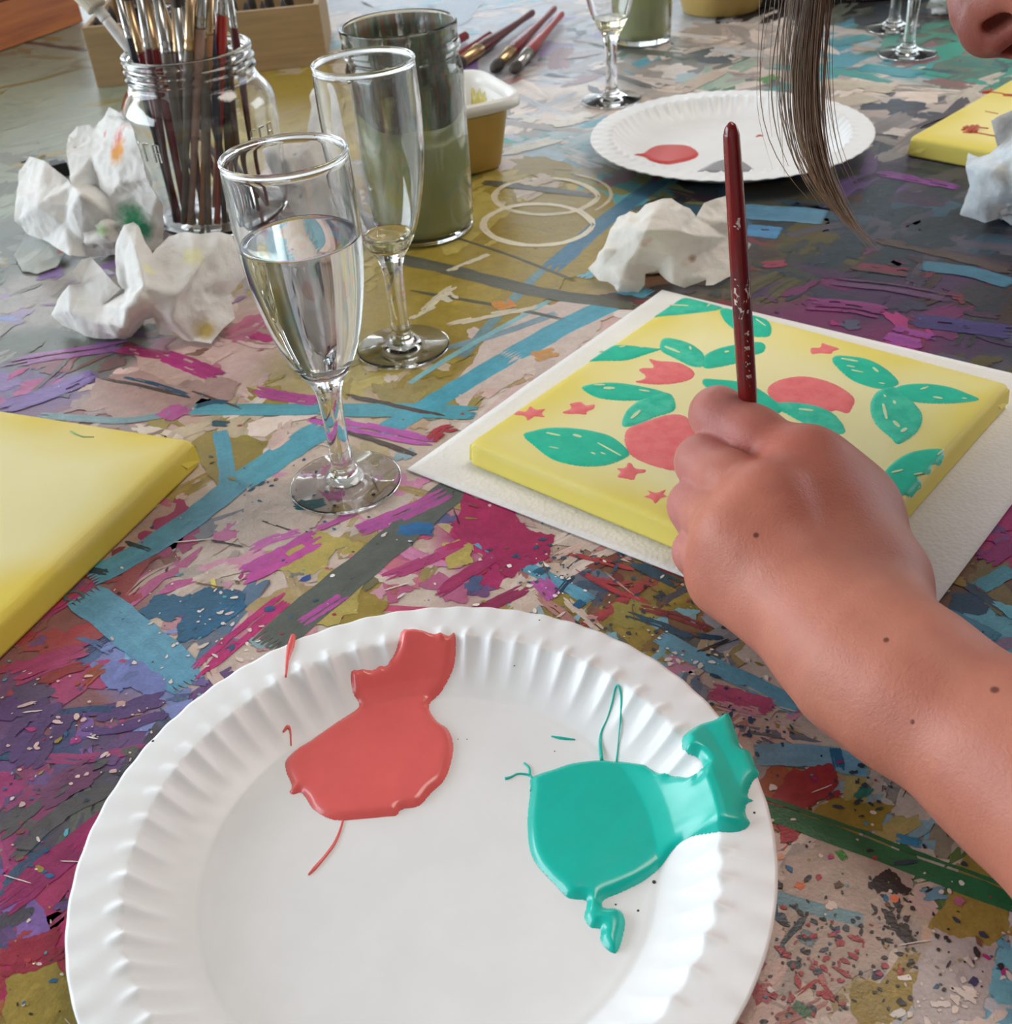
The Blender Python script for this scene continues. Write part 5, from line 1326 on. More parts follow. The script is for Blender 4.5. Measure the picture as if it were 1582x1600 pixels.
# two lobed one in front
tissue('two-lobed crumpled tissue left of the nearest flute, faint yellow marks',
 [(80,492,.010),(92,468,.022),(110,446,.034),(127,442,.036),(112,424,.044),(128,405,.05),(142,402,.05),(165,425,.044),(185,448,.036),(192,452,.028),(182,428,.036),(181,385,.054),(195,352,.068),(208,347,.070),(216,352,.068),(238,398,.05),(252,384,.054),(265,370,.058),(290,364,.060),(310,366,.060),(335,363,.060),(362,368,.056),(374,400,.044),(384,430,.030),(358,460,.022),(367,498,.010),(350,512,.008),(335,530,.004),(330,538,.003),(300,533,.003),(270,522,.004),(248,522,.004),(240,497,.012),(225,498,.012),(205,525,.003),(178,531,.002),(140,525,.002),(100,508,.004),
  (130,445,.034),(160,478,.024),(195,508,.022),(200,480,.034),(212,460,.042),(225,446,.046),(215,400,.058),(228,450,.044),(240,475,.032),(255,500,.016),(268,500,.022),(300,415,.048),(320,400,.050),(335,385,.054),(350,375,.056),(280,460,.038),(345,440,.034),(310,455,.032),(300,400,.052),(110,485,.022),(150,505,.016),(322,490,.018),(238,405,.05),(205,495,.024),(222,470,.038)],
 list(range(38)), (220,515,0), [(165,495,.014,.034,.022,.016),(300,460,.024,.036,.026,.026)],
 [(280,520,.006,.006,'#d0a44a'),(320,515,.010,.009,'#d3b860'),(300,400,.052,.009,'#efe9b4'),(232,420,.05,.006,'#efe9b4'),(360,455,.02,.006,'#c9a878')], 21,
 .0014, [(38,39),(39,40),(43,45),(48,50),(50,51),(51,52),(49,53)])
# centre one
tissue('crumpled tissue lying between the far plate and the flowered canvas',
 [(921,420,.006),(930,408,.012),(944,388,.024),(955,360,.034),(965,340,.040),(985,333,.042),(995,334,.044),(1010,322,.050),(1035,312,.054),(1050,311,.054),(1066,320,.052),(1080,328,.048),(1087,340,.042),(1100,318,.046),(1120,310,.048),(1140,304,.048),(1155,320,.042),(1150,350,.034),(1140,370,.026),(1160,375,.024),(1173,380,.020),(1165,395,.014),(1145,430,.006),(1115,446,.003),(1103,446,.003),(1104,437,.006),(1070,450,.002),(1050,442,.006),(1028,422,.010),(1008,428,.010),(1008,445,.005),(998,457,.001),(965,456,.001),(960,448,.003),(950,440,.005),(938,438,.004),
  (945,390,.026),(972,388,.028),(978,415,.018),(972,436,.012),(942,415,.014),(1010,360,.046),(1060,360,.042),(1095,370,.034),(1050,395,.026),(1010,410,.016),(1080,405,.020),(1110,390,.022),(1105,425,.010),(1078,430,.010),(1000,385,.034)],
 list(range(36)), (1040,440,0), [(1020,400,.014,.030,.020,.016),(1115,395,.012,.024,.018,.014)],
 [(1008,385,.036,.005,'#e6b3a6'),(1018,378,.038,.004,'#e6b3a6'),(1080,404,.020,.004,'#8a5f4a'),(1072,408,.018,.006,'#d9c2a0')], 31, .0015, [(36,37),(37,38),(41,43),(44,43),(44,45)], tint=('#e9e2d8', '#f3eee6'), soft=1)
# bluish one at the right edge
tissue('bluish grey crumpled tissue at the right edge in front of the far right canvas',
 [(1502,335,.004),(1508,310,.014),(1516,292,.022),(1510,262,.032),(1514,240,.038),(1530,246,.038),(1548,242,.042),(1560,230,.046),(1556,215,.054),(1550,190,.062),(1565,180,.066),(1600,165,.070),(1640,180,.064),(1660,240,.044),(1650,310,.016),(1620,352,.002),(1580,352,.001),(1565,340,.005),(1540,348,.002),
  (1540,262,.038),(1532,275,.032),(1570,268,.040),(1560,310,.020),(1600,260,.050),(1590,320,.016),(1530,320,.014)],
 list(range(19)), (1570,345,0), [(1600,300,.022,.032,.03,.026)],
 [(1565,272,.038,.013,'#aaa49c'),(1570,200,.060,.015,'#a9a8aa'),(1560,335,.01,.010,'#b5a8a2')], 41, .0014, tint=('#c9d2da', '#dde4ea'))
# one between the flutes and the brush jar
tissue('crumpled tissue with blue specks behind the two near flutes',
 [(412,238,.030),(420,222,.038),(440,212,.042),(480,214,.044),(488,170,.062),(484,150,.070),(492,135,.074),(505,150,.070),(520,190,.058),(540,260,.034),(556,330,.008),(520,352,.001),(470,345,.002),(456,335,.003),(432,290,.012),(450,260,.034),(490,240,.042),(470,300,.018),(510,290,.026)],
 list(range(15)), (480,340,0), [(490,300,.018,.028,.022,.020)],
 [(465,252,.036,.003,'#4a7fb0'),(477,258,.034,.002,'#3a4a6a'),(452,288,.02,.002,'#50607a'),(480,315,.012,.004,'#8a94a0')], 51, .0013)
p_ = (1478, 14)
tissue('small cream crumpled tissue at the top edge right of the empty flutes',
 [(1447,14,.004),(1452,2,.02),(1470,-14,.034),(1500,-22,.036),(1520,-6,.02),(1512,16,.003),(1480,19,.001),(1478,4,.022)], list(range(7)), (1480,18,0), [(1488,6,.012,.028,.02,.016)], [(1470,10,.014,.004,'#a08a6a')], 61, .0014)

# ------------------------------------------------------------------ the painter: bent over the table from the right, left hand holding a brush
def smin(a, b, k):
    h = np.maximum(k - np.abs(a - b), 0) / k
    return np.minimum(a, b) - h*h*k*.25
def smax(a, b, k): return -smin(-a, -b, k)
class Field:
    """distance field sampled on a grid of points"""
    def __init__(s, P): s.P = P.astype(np.float32)
    def cap(s, a, b, ra, rb=None):
        a = np.asarray(a, np.float32); b = np.asarray(b, np.float32); rb = ra if rb is None else rb
        d = b - a; w = s.P - a; t = np.clip((w @ d) / (d @ d + 1e-12), 0, 1)
        return np.linalg.norm(w - t[..., None]*d, axis=-1) - (ra + (rb-ra)*t)
    def ell(s, c, R, rot=None):
        w = s.P - np.asarray(c, np.float32)
        if rot is not None: w = w @ np.asarray(rot, np.float32).T   # rows of rot = axes
        R = np.asarray(R, np.float32); k0 = np.linalg.norm(w/R, axis=-1); k1 = np.linalg.norm(w/(R*R), axis=-1)
        return k0*(k0-1)/(k1+1e-9)
    def chain(s, pts, rad, k=.004):
        d = None
        for (a, ra), (b, rb) in zip(zip(pts, rad), zip(pts[1:], rad[1:])):
            q = s.cap(a, b, ra, rb); d = q if d is None else smin(d, q, k)
        return d
def surface_net(fn, lo, hi, h):
    ax = [np.arange(lo[i], hi[i] + h, h) for i in range(3)]
    X = np.stack(np.meshgrid(*ax, indexing='ij'), -1)
    D = fn(Field(X)).astype(np.float64); n = D.shape
    s = D < 0
    sh = [(i, j, k) for i in (0, 1) for j in (0, 1) for k in (0, 1)]
    sl = lambda A, i, j, k: A[i:n[0]-1+i, j:n[1]-1+j, k:n[2]-1+k]
    cnt = sum(sl(s, *q).astype(int) for q in sh)
    act = (cnt > 0) & (cnt < 8)
    acc = np.zeros(act.shape + (3,)); num = np.zeros(act.shape)
    for a in sh:
        for ax_ in range(3):
            if a[ax_]: continue
            b = list(a); b[ax_] = 1
            da, db = sl(D, *a), sl(D, *b); m = (da < 0) != (db < 0)
            t = np.where(m, da/(np.where(m, da-db, 1)), 0)
            for c in range(3):
                acc[..., c] += np.where(m, a[c] + (t if c == ax_ else 0), 0)
            num += m
    ids = -np.ones(act.shape, int); idx = np.argwhere(act); ids[act] = np.arange(len(idx))
    V = (idx + acc[act]/num[act][:, None]) * h + np.array([a[0] for a in ax])
    F = []
    for ax_ in range(3):
        o1, o2 = [(1, 2), (2, 0), (0, 1)][ax_]
        a = s; b = np.roll(s, -1, ax_)
        cr = a != b
        ss_ = [slice(1, -1)]*3; ss_[ax_] = slice(0, -1)
        q = np.argwhere(cr[tuple(ss_)]); off = [1, 1, 1]; off[ax_] = 0; q = q + off
        if not len(q): continue
        def g(d1, d2):
            r = q.copy(); r[:, o1] -= d1; r[:, o2] -= d2; return ids[r[:, 0], r[:, 1], r[:, 2]]
        f = np.stack([g(1, 1), g(0, 1), g(0, 0), g(1, 0)], 1)
        inside = s[q[:, 0], q[:, 1], q[:, 2]]
        f[~inside] = f[~inside][:, ::-1]; F.append(f)
    F = np.concatenate(F); F = F[(F >= 0).all(1)]
    return V, F

A_ = lambda x, y, z: np.array(at(x, y, z))
# joints of the left hand (photograph position + height above the table)
WR = A_(1334, 1018, .040); FA = A_(1608, 1203, .037); EL = A_(1960, 1500, .040)
IM, MM, RM, PM = A_(1256, 730, .060), A_(1198, 793, .061), A_(1152, 838, .053), A_(1138, 886, .040)
IP, MP, RP, PP = A_(1122, 648, .066), A_(1098, 722, .054), A_(1085, 790, .042), A_(1090, 862, .030)
BR0, BR1 = A_(1180, 800, .0185), A_(1142, 190, .190)          # the held brush: tip, end
bdir = (BR1-BR0)/np.linalg.norm(BR1-BR0)
bat = lambda t: BR0 + bdir*t
# fingertips close round the handle
ID, IT = bat(.040) + np.array([-.011, -.004, 0]), bat(.026) + np.array([-.0065, -.005, 0])
MD, MT = bat(.031) + np.array([-.010, -.015, 0]), bat(.019) + np.array([.000, -.012, -.001])
RD, RT_ = RP + np.array([.006, -.004, -.021]), RP + np.array([.021, -.012, -.023])
PD, PT = PP + np.array([.006, -.006, -.014]), PP + np.array([.019, -.014, -.013])
TC0 = A_(1356, 905, .036); TM = A_(1330, 806, .040); TI = bat(.036) + np.array([.015, -.020, -.004]); TT = bat(.027) + np.array([.0100, -.003, 0])
palmc = (IM+MM+RM+PM)/4
down = np.array([0.02, .01, -1.0])
def hand_field(f):
    # palm: wrist to each knuckle
    d = None
    for K, rk, rw in ((IM, .0125, .0135), (MM, .0125, .0145), (RM, .0118, .0140), (PM, .0104, .0115)):
        w = WR + (K - palmc)*.22
        q = f.cap(w, K, rw, rk); d = q if d is None else smin(d, q, .012)
        q = f.cap(w + down*.006, K + down*.010, rw*.9, rk); d = smin(d, q, .012)
    d = smin(d, f.cap(WR + np.array([.002,.002,0]), (WR+palmc)/2 + np.array([0.004, 0.003, -.008]), .0175, .017), .010)
    # thumb ball and thumb
    d = smin(d, f.chain([TC0, TM], [.0160, .0148]), .022)
    d = smin(d, f.chain([IM, MM, RM, PM], [.0112, .0116, .0108, .0102], .01), .014)
    d = smin(d, f.cap(IM*.75+TM*.25 + down*.004, TC0, .0135, .0155), .02)
    d = smin(d, f.cap(TM, (IM*.8+WR*.2) + down*.006, .0145, .0125), .022)
    d = smin(d, f.chain([TM, TI, TT], [.0125, .0112, .0092]), .008)
    # hypothenar side
    d = smin(d, f.chain([PM + down*.006, (PM*.45+WR*.55) + np.array([.006, .004, -.006])], [.0108, .0125]), .012)
    # fore arm
    d = smin(d, f.chain([WR + (WR-FA)*.10, WR, WR*.68+FA*.32, FA, EL], [.0160, .0214, .0262, .0288, .040], .012), .014)
    d = smin(d, f.cap(TC0 + (FA-WR)*.10, WR*.75+FA*.25 + np.array([.006, .008, 0]), .0135, .0150), .016)
    # knuckle bosses
    for K, r in ((IM, .0105), (MM, .0108), (RM, .0100), (PM, .0092)):
        d = smin(d, f.cap(K + np.array([0, 0, .0018]), K + (WR-K)*.10 + np.array([0, 0, .0014]), r, r*.8), .011)
    fing = []
    for K, P_, D_, T_, r0, r1, r2, r3 in ((IM, IP, ID, IT, .0122, .0118, .0095, .0078), (MM, MP, MD, MT, .0118, .0113, .0094, .0078), (RM, RP, RD, RT_, .0112, .0107, .0090, .0076), (PM, PP, PD, PT, .0105, .0098, .0080, .0068)):
        q = f.chain([K, K*.45+P_*.55 + np.array([0, 0, .0006]), P_, D_, T_], [r0, r0*1.01, r1, r2, r3], .0035)
        fing.append(smin(d, q, .0054))
    out = fing[0]
    for q in fing[1:]: out = smin(out, q, .0007)
    return out
# head: looks straight down at the canvas, crown away from the viewer
Ff = np.array([-.69, .16, -.70]); Ff /= np.linalg.norm(Ff)                    # where the face points
Cc = np.array([-.03, .955, .23]); Cc = Cc - Ff*(Cc @ Ff); Cc /= np.linalg.norm(Cc)   # towards the crown
Ll = np.cross(Cc, Ff); Ll /= np.linalg.norm(Ll)
NOSE = at_depth(1552, 44, .405) + Cc*.001 + Ff*.0098                                # her left
hp = lambda l, c, f: NOSE + Ll*l + Cc*c + Ff*f                                # head coordinates from the nose tip
ROTH = np.stack([Ll, Cc, Ff])
NECK = hp(0, -.115, -.135); NB = NECK + np.array([.105, -.105, .01])
LS = np.array([-.73, -.68, .03]); LS /= np.linalg.norm(LS)
SHL = NB + LS*.165 + np.array([.02, -.02, -.035]); SHR = NB - LS*.165 + np.array([.02, -.02, -.035])
BODYD = np.array([.66, -.70, -.36]); BODYD /= np.linalg.norm(BODYD)
WAIST = NB + BODYD*.34; HIP = NB + BODYD*.50
def head_field(f):
    d = f.ell(hp(0, .045, -.112), (.072, .095, .090), ROTH)                      # skull
    d = smin(d, f.ell(hp(0, -.012, -.072), (.058, .070, .055), ROTH), .03)       # face
    d = smin(d, f.cap(hp(0, -.066, -.040), hp(0, -.058, -.06), .017, .03), .02)   # chin
    for s in (-1, 1):
        d = smin(d, f.cap(hp(s*.030, -.050, -.050), hp(s*.056, -.022, -.100), .016, .02), .02)   # jaw
        d = smin(d, f.cap(hp(s*.036, .004, -.034), hp(s*.048, .008, -.052), .012, .014), .015)   # cheek
        d = smin(d, f.cap(hp(s*.012, .048, -.027), hp(s*.040, .046, -.040), .007, .007), .012)  # brow
        d = smax(d, -f.ell(hp(s*.032, .030, -.018), (.013, .008, .012), ROTH), .010)             # eye socket
        d = smin(d, f.ell(hp(s*.032, .030, -.038), (.0125, .0115, .0120), ROTH), .003)           # eyeball under the lid
        ear = f.ell(hp(s*.077, .010, -.105), (.010, .032, .019), ROTH); ear = smax(ear, -f.ell(hp(s*.088, .012, -.100), (.008, .020, .011), ROTH), .004)
        d = smin(d, ear, .006)
    d = smax(d, -f.cap(hp(-.02, -.0345, -.0175), hp(.02, -.0345, -.0175), .0012), .004)            # mouth line
    d = smin(d, f.cap(hp(-.015, -.030, -.0245), hp(.015, -.030, -.0245), .0062), .004); d = smin(d, f.cap(hp(-.013, -.040, -.0245), hp(.013, -.040, -.0245), .0072), .004)
    # nose: bridge, ball, wings, nostrils
    d = smin(d, f.chain([hp(0, .042, -.026), hp(0, .024, -.0118), hp(0, .012, -.0098), hp(0, .003, -.0092)], [.0060, .0074, .0084, .0090], .008), .008)
    d = smin(d, f.ell(hp(0, -.001, -.0098), (.0098, .0090, .0098), ROTH), .006)
    for s in (-1, 1):
        d = smin(d, f.ell(hp(s*.0108, -.003, -.0165), (.0072, .0088, .0090), ROTH), .006)
    for s in (-1, 1):
        d = smax(d, -f.ell(hp(s*.0068, -.0095, -.0135), (.0040, .0085, .0062), ROTH), .0018)
    d = smin(d, f.cap(hp(0, -.009, -.008), hp(0, -.010, -.021), .0030, .0036), .003)
    return d
def torso_field(f):
    d = f.chain([NECK + (NB-NECK)*-.2, NB], [.052, .060], .03)
    d = smin(d, f.chain([SHL, NB + np.array([.03, -.03, -.03]), SHR], [.052, .075, .052], .05), .05)
    for o in (-.055, .055):
        d = smin(d, f.chain([NB + BODYD*.10 + Ll*o, NB + BODYD*.22 + Ll*o, WAIST + Ll*o*.9, HIP + Ll*o*1.1], [.098, .10, .085, .105], .05), .06)
    d = smin(d, f.chain([SHL, (SHL+EL)/2, EL], [.050, .042, .040], .03), .03)
    ER = SHR + np.array([.11, -.10, 0]); ER[2] = .075; HR = ER + A2*.20 + A1*.06; HR[2] = .034
    d = smin(d, f.chain([SHR, ER, HR, HR + A2*.08 + np.array([0, 0, -.010])], [.050, .041, .026, .020], .03), .03)
    for o in (-1, 1):
        kn = HIP + np.array([-.15, .16, -.06]) + Ll*o*.10; kn[2] = -.26
        ft = kn + np.array([.06, -.06, -.42]); ft[2] = -.70
        d = smin(d, f.chain([HIP + Ll*o*.085 + np.array([0, 0, -.03]), kn, ft, ft + np.array([-.09, .10, -.015])], [.095, .062, .040, .032], .04), .05)
    return d
def all_field(f, which):
    if which == 'hand': return np.maximum(hand_field(f), f.P @ NC - NCd)          # ends just before the elbow
    if which == 'head': return smin(head_field(f), f.chain([NECK, NB], [.052, .060], .03), .03)
    d = smin(torso_field(f), f.chain([FA, EL], [.029, .040], .02), .02)
    d = smin(d, f.ell(hp(0, .045, -.112), (.065, .085, .080), ROTH), .02)
    return np.maximum(d, -(f.P @ NC - NCd + .008))
NC = (EL-FA)/np.linalg.norm(EL-FA); NCd = float(NC @ (FA*.45+EL*.55))
HV, HF = surface_net(lambda f: all_field(f, 'hand'), np.minimum(WR, FA) * 0 + np.array([.02, .13, -.004]), np.array([.235, .45, .115]), .00155)
hl_, hh_ = NOSE + np.array([-.16, -.21, -.06]), NOSE + np.array([.26, .24, .24])
EV, EF = surface_net(lambda f: all_field(f, 'head'), hl_, hh_, .0032)
NV, NF = surface_net(lambda f: head_field(f), NOSE + Ff*.01 - .042, NOSE + .042 - Ff*.0, .0011)   # the nose alone, finer
inb = lambda V: np.all(np.abs(V - (NOSE + Ff*.005)) < .0335, axis=1)
EF = EF[~inb(EV)[EF].all(1)]; NF = NF[inb(NV)[NF].any(1)]
TV, TF_ = surface_net(lambda f: all_field(f, 'body'), np.array([-.12, -.60, -.78]), np.array([1.25, .75, .60]), .0125)
BV = np.vstack([HV, EV, NV, TV]); BF = np.vstack([HF, EF + len(HV), NF + len(HV) + len(EV), TF_ + len(HV) + len(EV) + len(NV)])
used = np.zeros(len(BV), bool); used[BF.ravel()] = True; rm = np.cumsum(used) - 1; BV = BV[used]; BF = rm[BF]

# skin: ground tone with flushed knuckles, window light painted on the fingers, a few moles
sk = np.tile(np.array(lin('#c57d68')), (len(BV), 1))
def tint_skin(c, r, col, k):
    global sk
    w = (np.exp(-(np.linalg.norm(BV - c, axis=1)/r)**2) * k)[:, None]; sk = sk*(1-w) + np.array(lin(col))*w
for c, r, k in ((IM, .020, .5), ((IM+IP)/2, .018, .25), (MM + np.array([.006, -.006, 0]), .014, .5), (RM, .010, .45), (PM, .012, .3), (A_(1250, 740, .07), .03, .25), (A_(1390, 760, .04), .03, .45)):
    tint_skin(c, r, '#c4513e', k)
for c in (IP, MP, RP, PP): tint_skin(c, .016, '#cf8a8c', .6)  # lit pink of the left fingers put into the skin colour
tint_skin((IP+IM)/2 + np.array([-.01, 0, 0]), .02, '#cf8580', .35)  # same painted light along the index finger
tint_skin(NOSE, .030, '#8c4642', .85)  # darker red over the nose
m_skin = NT('skin'); _a = m_skin.add('ShaderNodeAttribute', attribute_name='Col'); _v = m_skin.coord()
_n = m_skin.noise(_v, 55, 5, .6); _n2 = m_skin.noise(_v, 420, 4, .7)
_c = m_skin.mix(.30, _a.outputs[0], m_skin.ramp(_n.outputs[0], [(.3, [.36, .30, .30]), (.7, [.62, .62, .60])]), 'OVERLAY')
for (px, py, z, r) in ((1181, 834, .075, .0011), (1386, 997, .06, .0010), (1552, 1077, .062, .0014), (1424, 1130, .05, .0008)):
    # moles sit where the ray through the photograph meets the arm
    o_ = np.array([0, 0, CAMH]); d_ = ray(px, py); d_ = d_/np.linalg.norm(d_); w = HV - o_; t = w @ d_; q = np.linalg.norm(w - t[:, None]*d_, axis=1)
    c_ = HV[np.argmin(q*3 + t*.35)]
    dd = m_skin.add('ShaderNodeVectorMath', {0: _v, 1: tuple(c_)}, operation='DISTANCE').outputs['Value']
    ff_ = m_skin.add('ShaderNodeMapRange', {'Value': dd, 'From Min': r*1.25, 'From Max': r*.6, 'To Min': 0, 'To Max': .85}).outputs[0]
    _c = m_skin.mix(ff_, _c, lin('#5a2318'))
m_skin.set(Base_Color=_c, Roughness=.46, Subsurface_Weight=.18, Specular_IOR_Level=.45)
m_skin.b.inputs['Subsurface Radius'].default_value = (1, .35, .22); m_skin.b.inputs['Subsurface Scale'].default_value = .006
_ad = m_skin.math('ADD', m_skin.noise(_v, 900, 3, .6).outputs[0], m_skin.math('MULTIPLY', _n2.outputs[0], 1.2)); m_skin.bump(_ad, .3, .0008)
person = thing('person', 'person bent over from the right, left hand holding a brush, brown hair hanging down', 'person', (0, 0, 0))
person.location = (float(HIP[0]), float(HIP[1]), -.75); person['_o'] = [float(HIP[0]), float(HIP[1]), -.75]
body = mesh_obj('body', BV, BF, m_skin.m, person, True, cols=sk, origin=(0, 0, 0))
# the mole positions are given in table space, so the body keeps its points there
body.matrix_parent_inverse = Matrix.Translation(-Vector(person.location))
def wear(name, fn, lo, hi, h, mat):
    V, F = surface_net(fn, lo, hi, h)
    o = mesh_obj(name, V, F, mat, person, True, origin=(0, 0, 0)); o.matrix_parent_inverse = Matrix.Translation(-Vector(person.location)); return o
m_shirt = simple('shirt_cloth', '#4a5a78', .9, .1, 30, .3, 400); m_jean = simple('trouser_cloth', '#2c3446', .9, .12, 40, .3, 500)
bx = lambda f, c, n: f.P @ np.asarray(n, np.float32) - np.float32(np.dot(c, n))
def shirt(f):
    d = torso_field(f) - .010
    d = np.maximum(d, bx(f, HIP + BODYD*.02, BODYD))
    ad = (EL-SHL)/np.linalg.norm(EL-SHL)
    near_arm = f.cap(SHL + ad*.10, EL, .075, .085)                    # sleeve ends above the elbow
    d = np.maximum(d, -np.maximum(near_arm, -bx(f, SHL + ad*.12, ad)))
    d = np.maximum(d, -f.cap(NECK + (NB-NECK)*-1, NB*.75+NECK*.25, .085, .085))
    d = np.maximum(d, -f.P[..., 2] - .34)
    er = SHR + np.array([.11, -.10, 0]); er[2] = .075; d = np.maximum(d, -f.cap(er*.8+SHR*.2, er + A2*.3 + A1*.08, .075, .08))
    return d
wear('shirt', shirt, np.array([-.12, -.60, -.40]), np.array([1.2, .75, .60]), .0125, m_shirt)
def trousers(f):
    d = torso_field(f) - .015
    d = np.maximum(d, -bx(f, HIP - BODYD*.005, BODYD)); d = np.maximum(d, -(f.P[..., 2] + .67)); 
    er = SHR + np.array([.11, -.10, 0]); er[2] = .075; d = np.maximum(d, -f.cap(er, er + A2*.3 + A1*.08, .075, .08)); return d
wear('trousers', trousers, np.array([0, -.60, -.74]), np.array([1.2, .75, .10]), .0125, m_jean)
# hair: a cap on the skull and long strands
m_hair = NT('brown_hair'); _v = m_hair.coord(); _a = m_hair.add('ShaderNodeAttribute', attribute_name='Col')
_n = m_hair.noise(_v, 300, 3); m_hair.set(Base_Color=m_hair.mix(.25, _a.outputs[0], m_hair.ramp(_n.outputs[0], [(.3, [.3]*3), (.7, [.7]*3)]), 'OVERLAY'), Roughness=.38, Specular_IOR_Level=.5)
def haircap(f):
    d = f.ell(hp(0, .050, -.122), (.082, .102, .096), ROTH)
    d = np.maximum(d, -f.ell(hp(0, -.020, -.045), (.066, .105, .078), ROTH))
    return d + .0015*np.sin(f.P @ np.float32(Ll)*900)
V, F = surface_net(haircap, hl_ - .03, hh_ + .03, .0042)
hc = mesh_obj('hair', V, F, m_hair.m, person, True, cols=np.tile(lin('#54402f'), (len(V), 1)), origin=(0, 0, 0)); hc.matrix_parent_inverse = Matrix.Translation(-Vector(person.location))
mb = MB()
def hair_lock(ctrl, dep, n, spread0, spread1, cA, cB, r=.00022, seed=0, tip=.25, straysd=1.0):
    """ctrl: (px, py) down the lock; every hair is a thin tube of its own"""
    R = random.Random(seed)
    base = [at_depth(x, y, d_) for (x, y), d_ in zip(ctrl, dep)]
    ts = np.linspace(0, 1, len(base))
    for i in range(n):
        a, b_ = R.gauss(0, straysd), R.gauss(0, straysd); ph = R.uniform(0, 6.28); e = 1 - abs(R.gauss(0, tip*.5)); cr = R.uniform(-.4, .4)
        pts = []; m = 16
        for k in range(m):
            t = e*k/(m-1); p = np.array([np.interp(t, ts, [q[c] for q in base]) for c in range(3)])
            w = spread0*(1-t) + spread1*t; w *= (1 - .55*max(0, t-.7)/.3)
            pts.append(p + _rt*(a*w*(1 + cr*math.sin(t*4+ph)) ) + _fwd*(b_*w) + _rt*.0006*math.sin(t*9+ph))
        for _ in range(2): pts = [pts[0]] + [(x+2*y+z)/4 for x, y, z in zip(pts, pts[1:], pts[2:])] + [pts[-1]]
        o = len(mb.v); rr = r*R.uniform(.7, 1.25)
        mb.tube(pts, list(np.r_[np.full(m-4, rr), np.linspace(rr, rr*.3, 4)]), 4, False)
        for v_ in range((len(mb.v)-o)):
            t = (v_//4)/(m-1); k = R.uniform(.85, 1.2) if v_ % 4 == 0 else k
            mb.c.append([(x*(1-t) + y*t)*k for x, y in zip(lin(cA), lin(cB))])
hair_lock([(1300,-480),(1275,-120),(1262,0),(1250,80),(1246,150),(1256,230),(1280,290),(1325,345),(1368,392)], [.40]*9, 58, .0050, .0026, '#403530', '#80603f', .00020, 1, .35, .8)
hair_lock([(1310,-480),(1288,-120),(1278,0),(1270,80),(1267,150),(1272,230),(1290,290),(1318,335),(1345,370)], [.395]*9, 70, .0020, .0026, '#2f2520', '#765436', .00020, 2, .4, .8)
hair_lock([(1285,-480),(1258,-120),(1246,0),(1236,80),(1230,150),(1240,220),(1262,280),(1290,320)], [.405]*8, 20, .0050, .0030, '#4e4139', '#846444', .00018, 3, .5, .9)
hair_lock([(1310,-260),(1300,-80),(1292,40),(1296,150),(1312,240),(1345,300)], [.40]*6, 5, .005, .004, '#5a4638', '#9a7550', .00014, 4, .3, 1.4)
hair_lock([(1240,-260),(1232,-80),(1222,60),(1216,170),(1228,280)], [.40]*5, 5, .004, .004, '#6a5a4e', '#9a8062', .00012, 5, .3, 1.2)
hair_lock([(1345,-260),(1328,-60),(1320,22)], [.41]*3, 26, .006, .005, '#453a30', '#5a4a38', .00018, 6, .6, 1.0)
lk = mb.obj('hair_strands', m_hair.m, hc, True, origin=(0, 0, 0)); lk['kind'] = 'stuff'
lk['label'] = 'long loose brown strands hanging in front of the face'
# lashes-side details of the face: eyebrows
mb = MB()
for s in (-1, 1):
    pts = [hp(s*l, c, f) for l, c, f in ((.014, .050, -.0185), (.026, .054, -.0215), (.038, .053, -.027), (.048, .048, -.036))]; mb.tube(pts, [.0016, .0024, .0022, .001], 6)
mb.c = [lin('#3e2e22')]*len(mb.v)
eb = mb.obj('eyebrows', m_hair.m, person, True, origin=(0, 0, 0)); eb.matrix_parent_inverse = Matrix.Translation(-Vector(person.location))

# the brush in the hand: dark red handle up, bristles on the canvas
hb = thing('held_brush', 'dark red paint brush with worn white lettering held upright in the fist', 'brush', tuple(BR0)); aligned(hb, tuple(BR0), tuple(BR1))
LB = float(np.linalg.norm(BR1-BR0))
m_hred = NT('worn_red_lacquer'); _v = m_hred.coord(); _n = m_hred.noise(_v, 160, 4, .7); _n2 = m_hred.noise(_v, 60, 3)
_c = m_hred.ramp(_n2.outputs[0], [(.35, '#6c070a'), (.65, '#820b10')])
_z = m_hred.add('ShaderNodeSeparateXYZ', {0: _v}).outputs[2]
_low = m_hred.add('ShaderNodeMapRange', {'Value': _z, 'From Min': .125, 'From Max': .110, 'To Min': 0, 'To Max': 1}).outputs[0]
_c = m_hred.mix(m_hred.math('MULTIPLY', _low, m_hred.ramp(_n.outputs[0], [(.45, [0]*3), (.62, [.75]*3)])), _c, lin('#4a1f20'))
m_hred.set(Base_Color=_c, Roughness=.22, Coat_Weight=.4)
mb = MB(); mb.lathe([(0, .040)] + smooth_prof([(.0030, .040), (.0038, .055), (.0040, .075), (.0039, .095), (.0037, .125), (.0034, .150), (.0031, LB-.007), (.0028, LB-.004), (.0020, LB-.0015), (.0007, LB-.0002)], 60) + [(0, LB)], seg=28)
hh = mb.obj('handle', m_hred.m, hb, True, origin=(0, 0, 0))
mb = MB(); mb.lathe([(0, .012), (.0026, .012), (.0030, .030), (.0032, .0375), (.0034, .0385), (.0032, .0395), (.0033, .043), (0, .043)], seg=24); mb.obj('ferrule', m_ferr, hb, True, origin=(0, 0, 0))
mb = MB(); mb.lathe([(0, -.0005), (.0006, 0), (.0020, .004), (.0028, .009), (.0025, .0135), (0, .014)], seg=16); mb.obj('bristles', m_teal, hb, True, origin=(0, 0, 0))
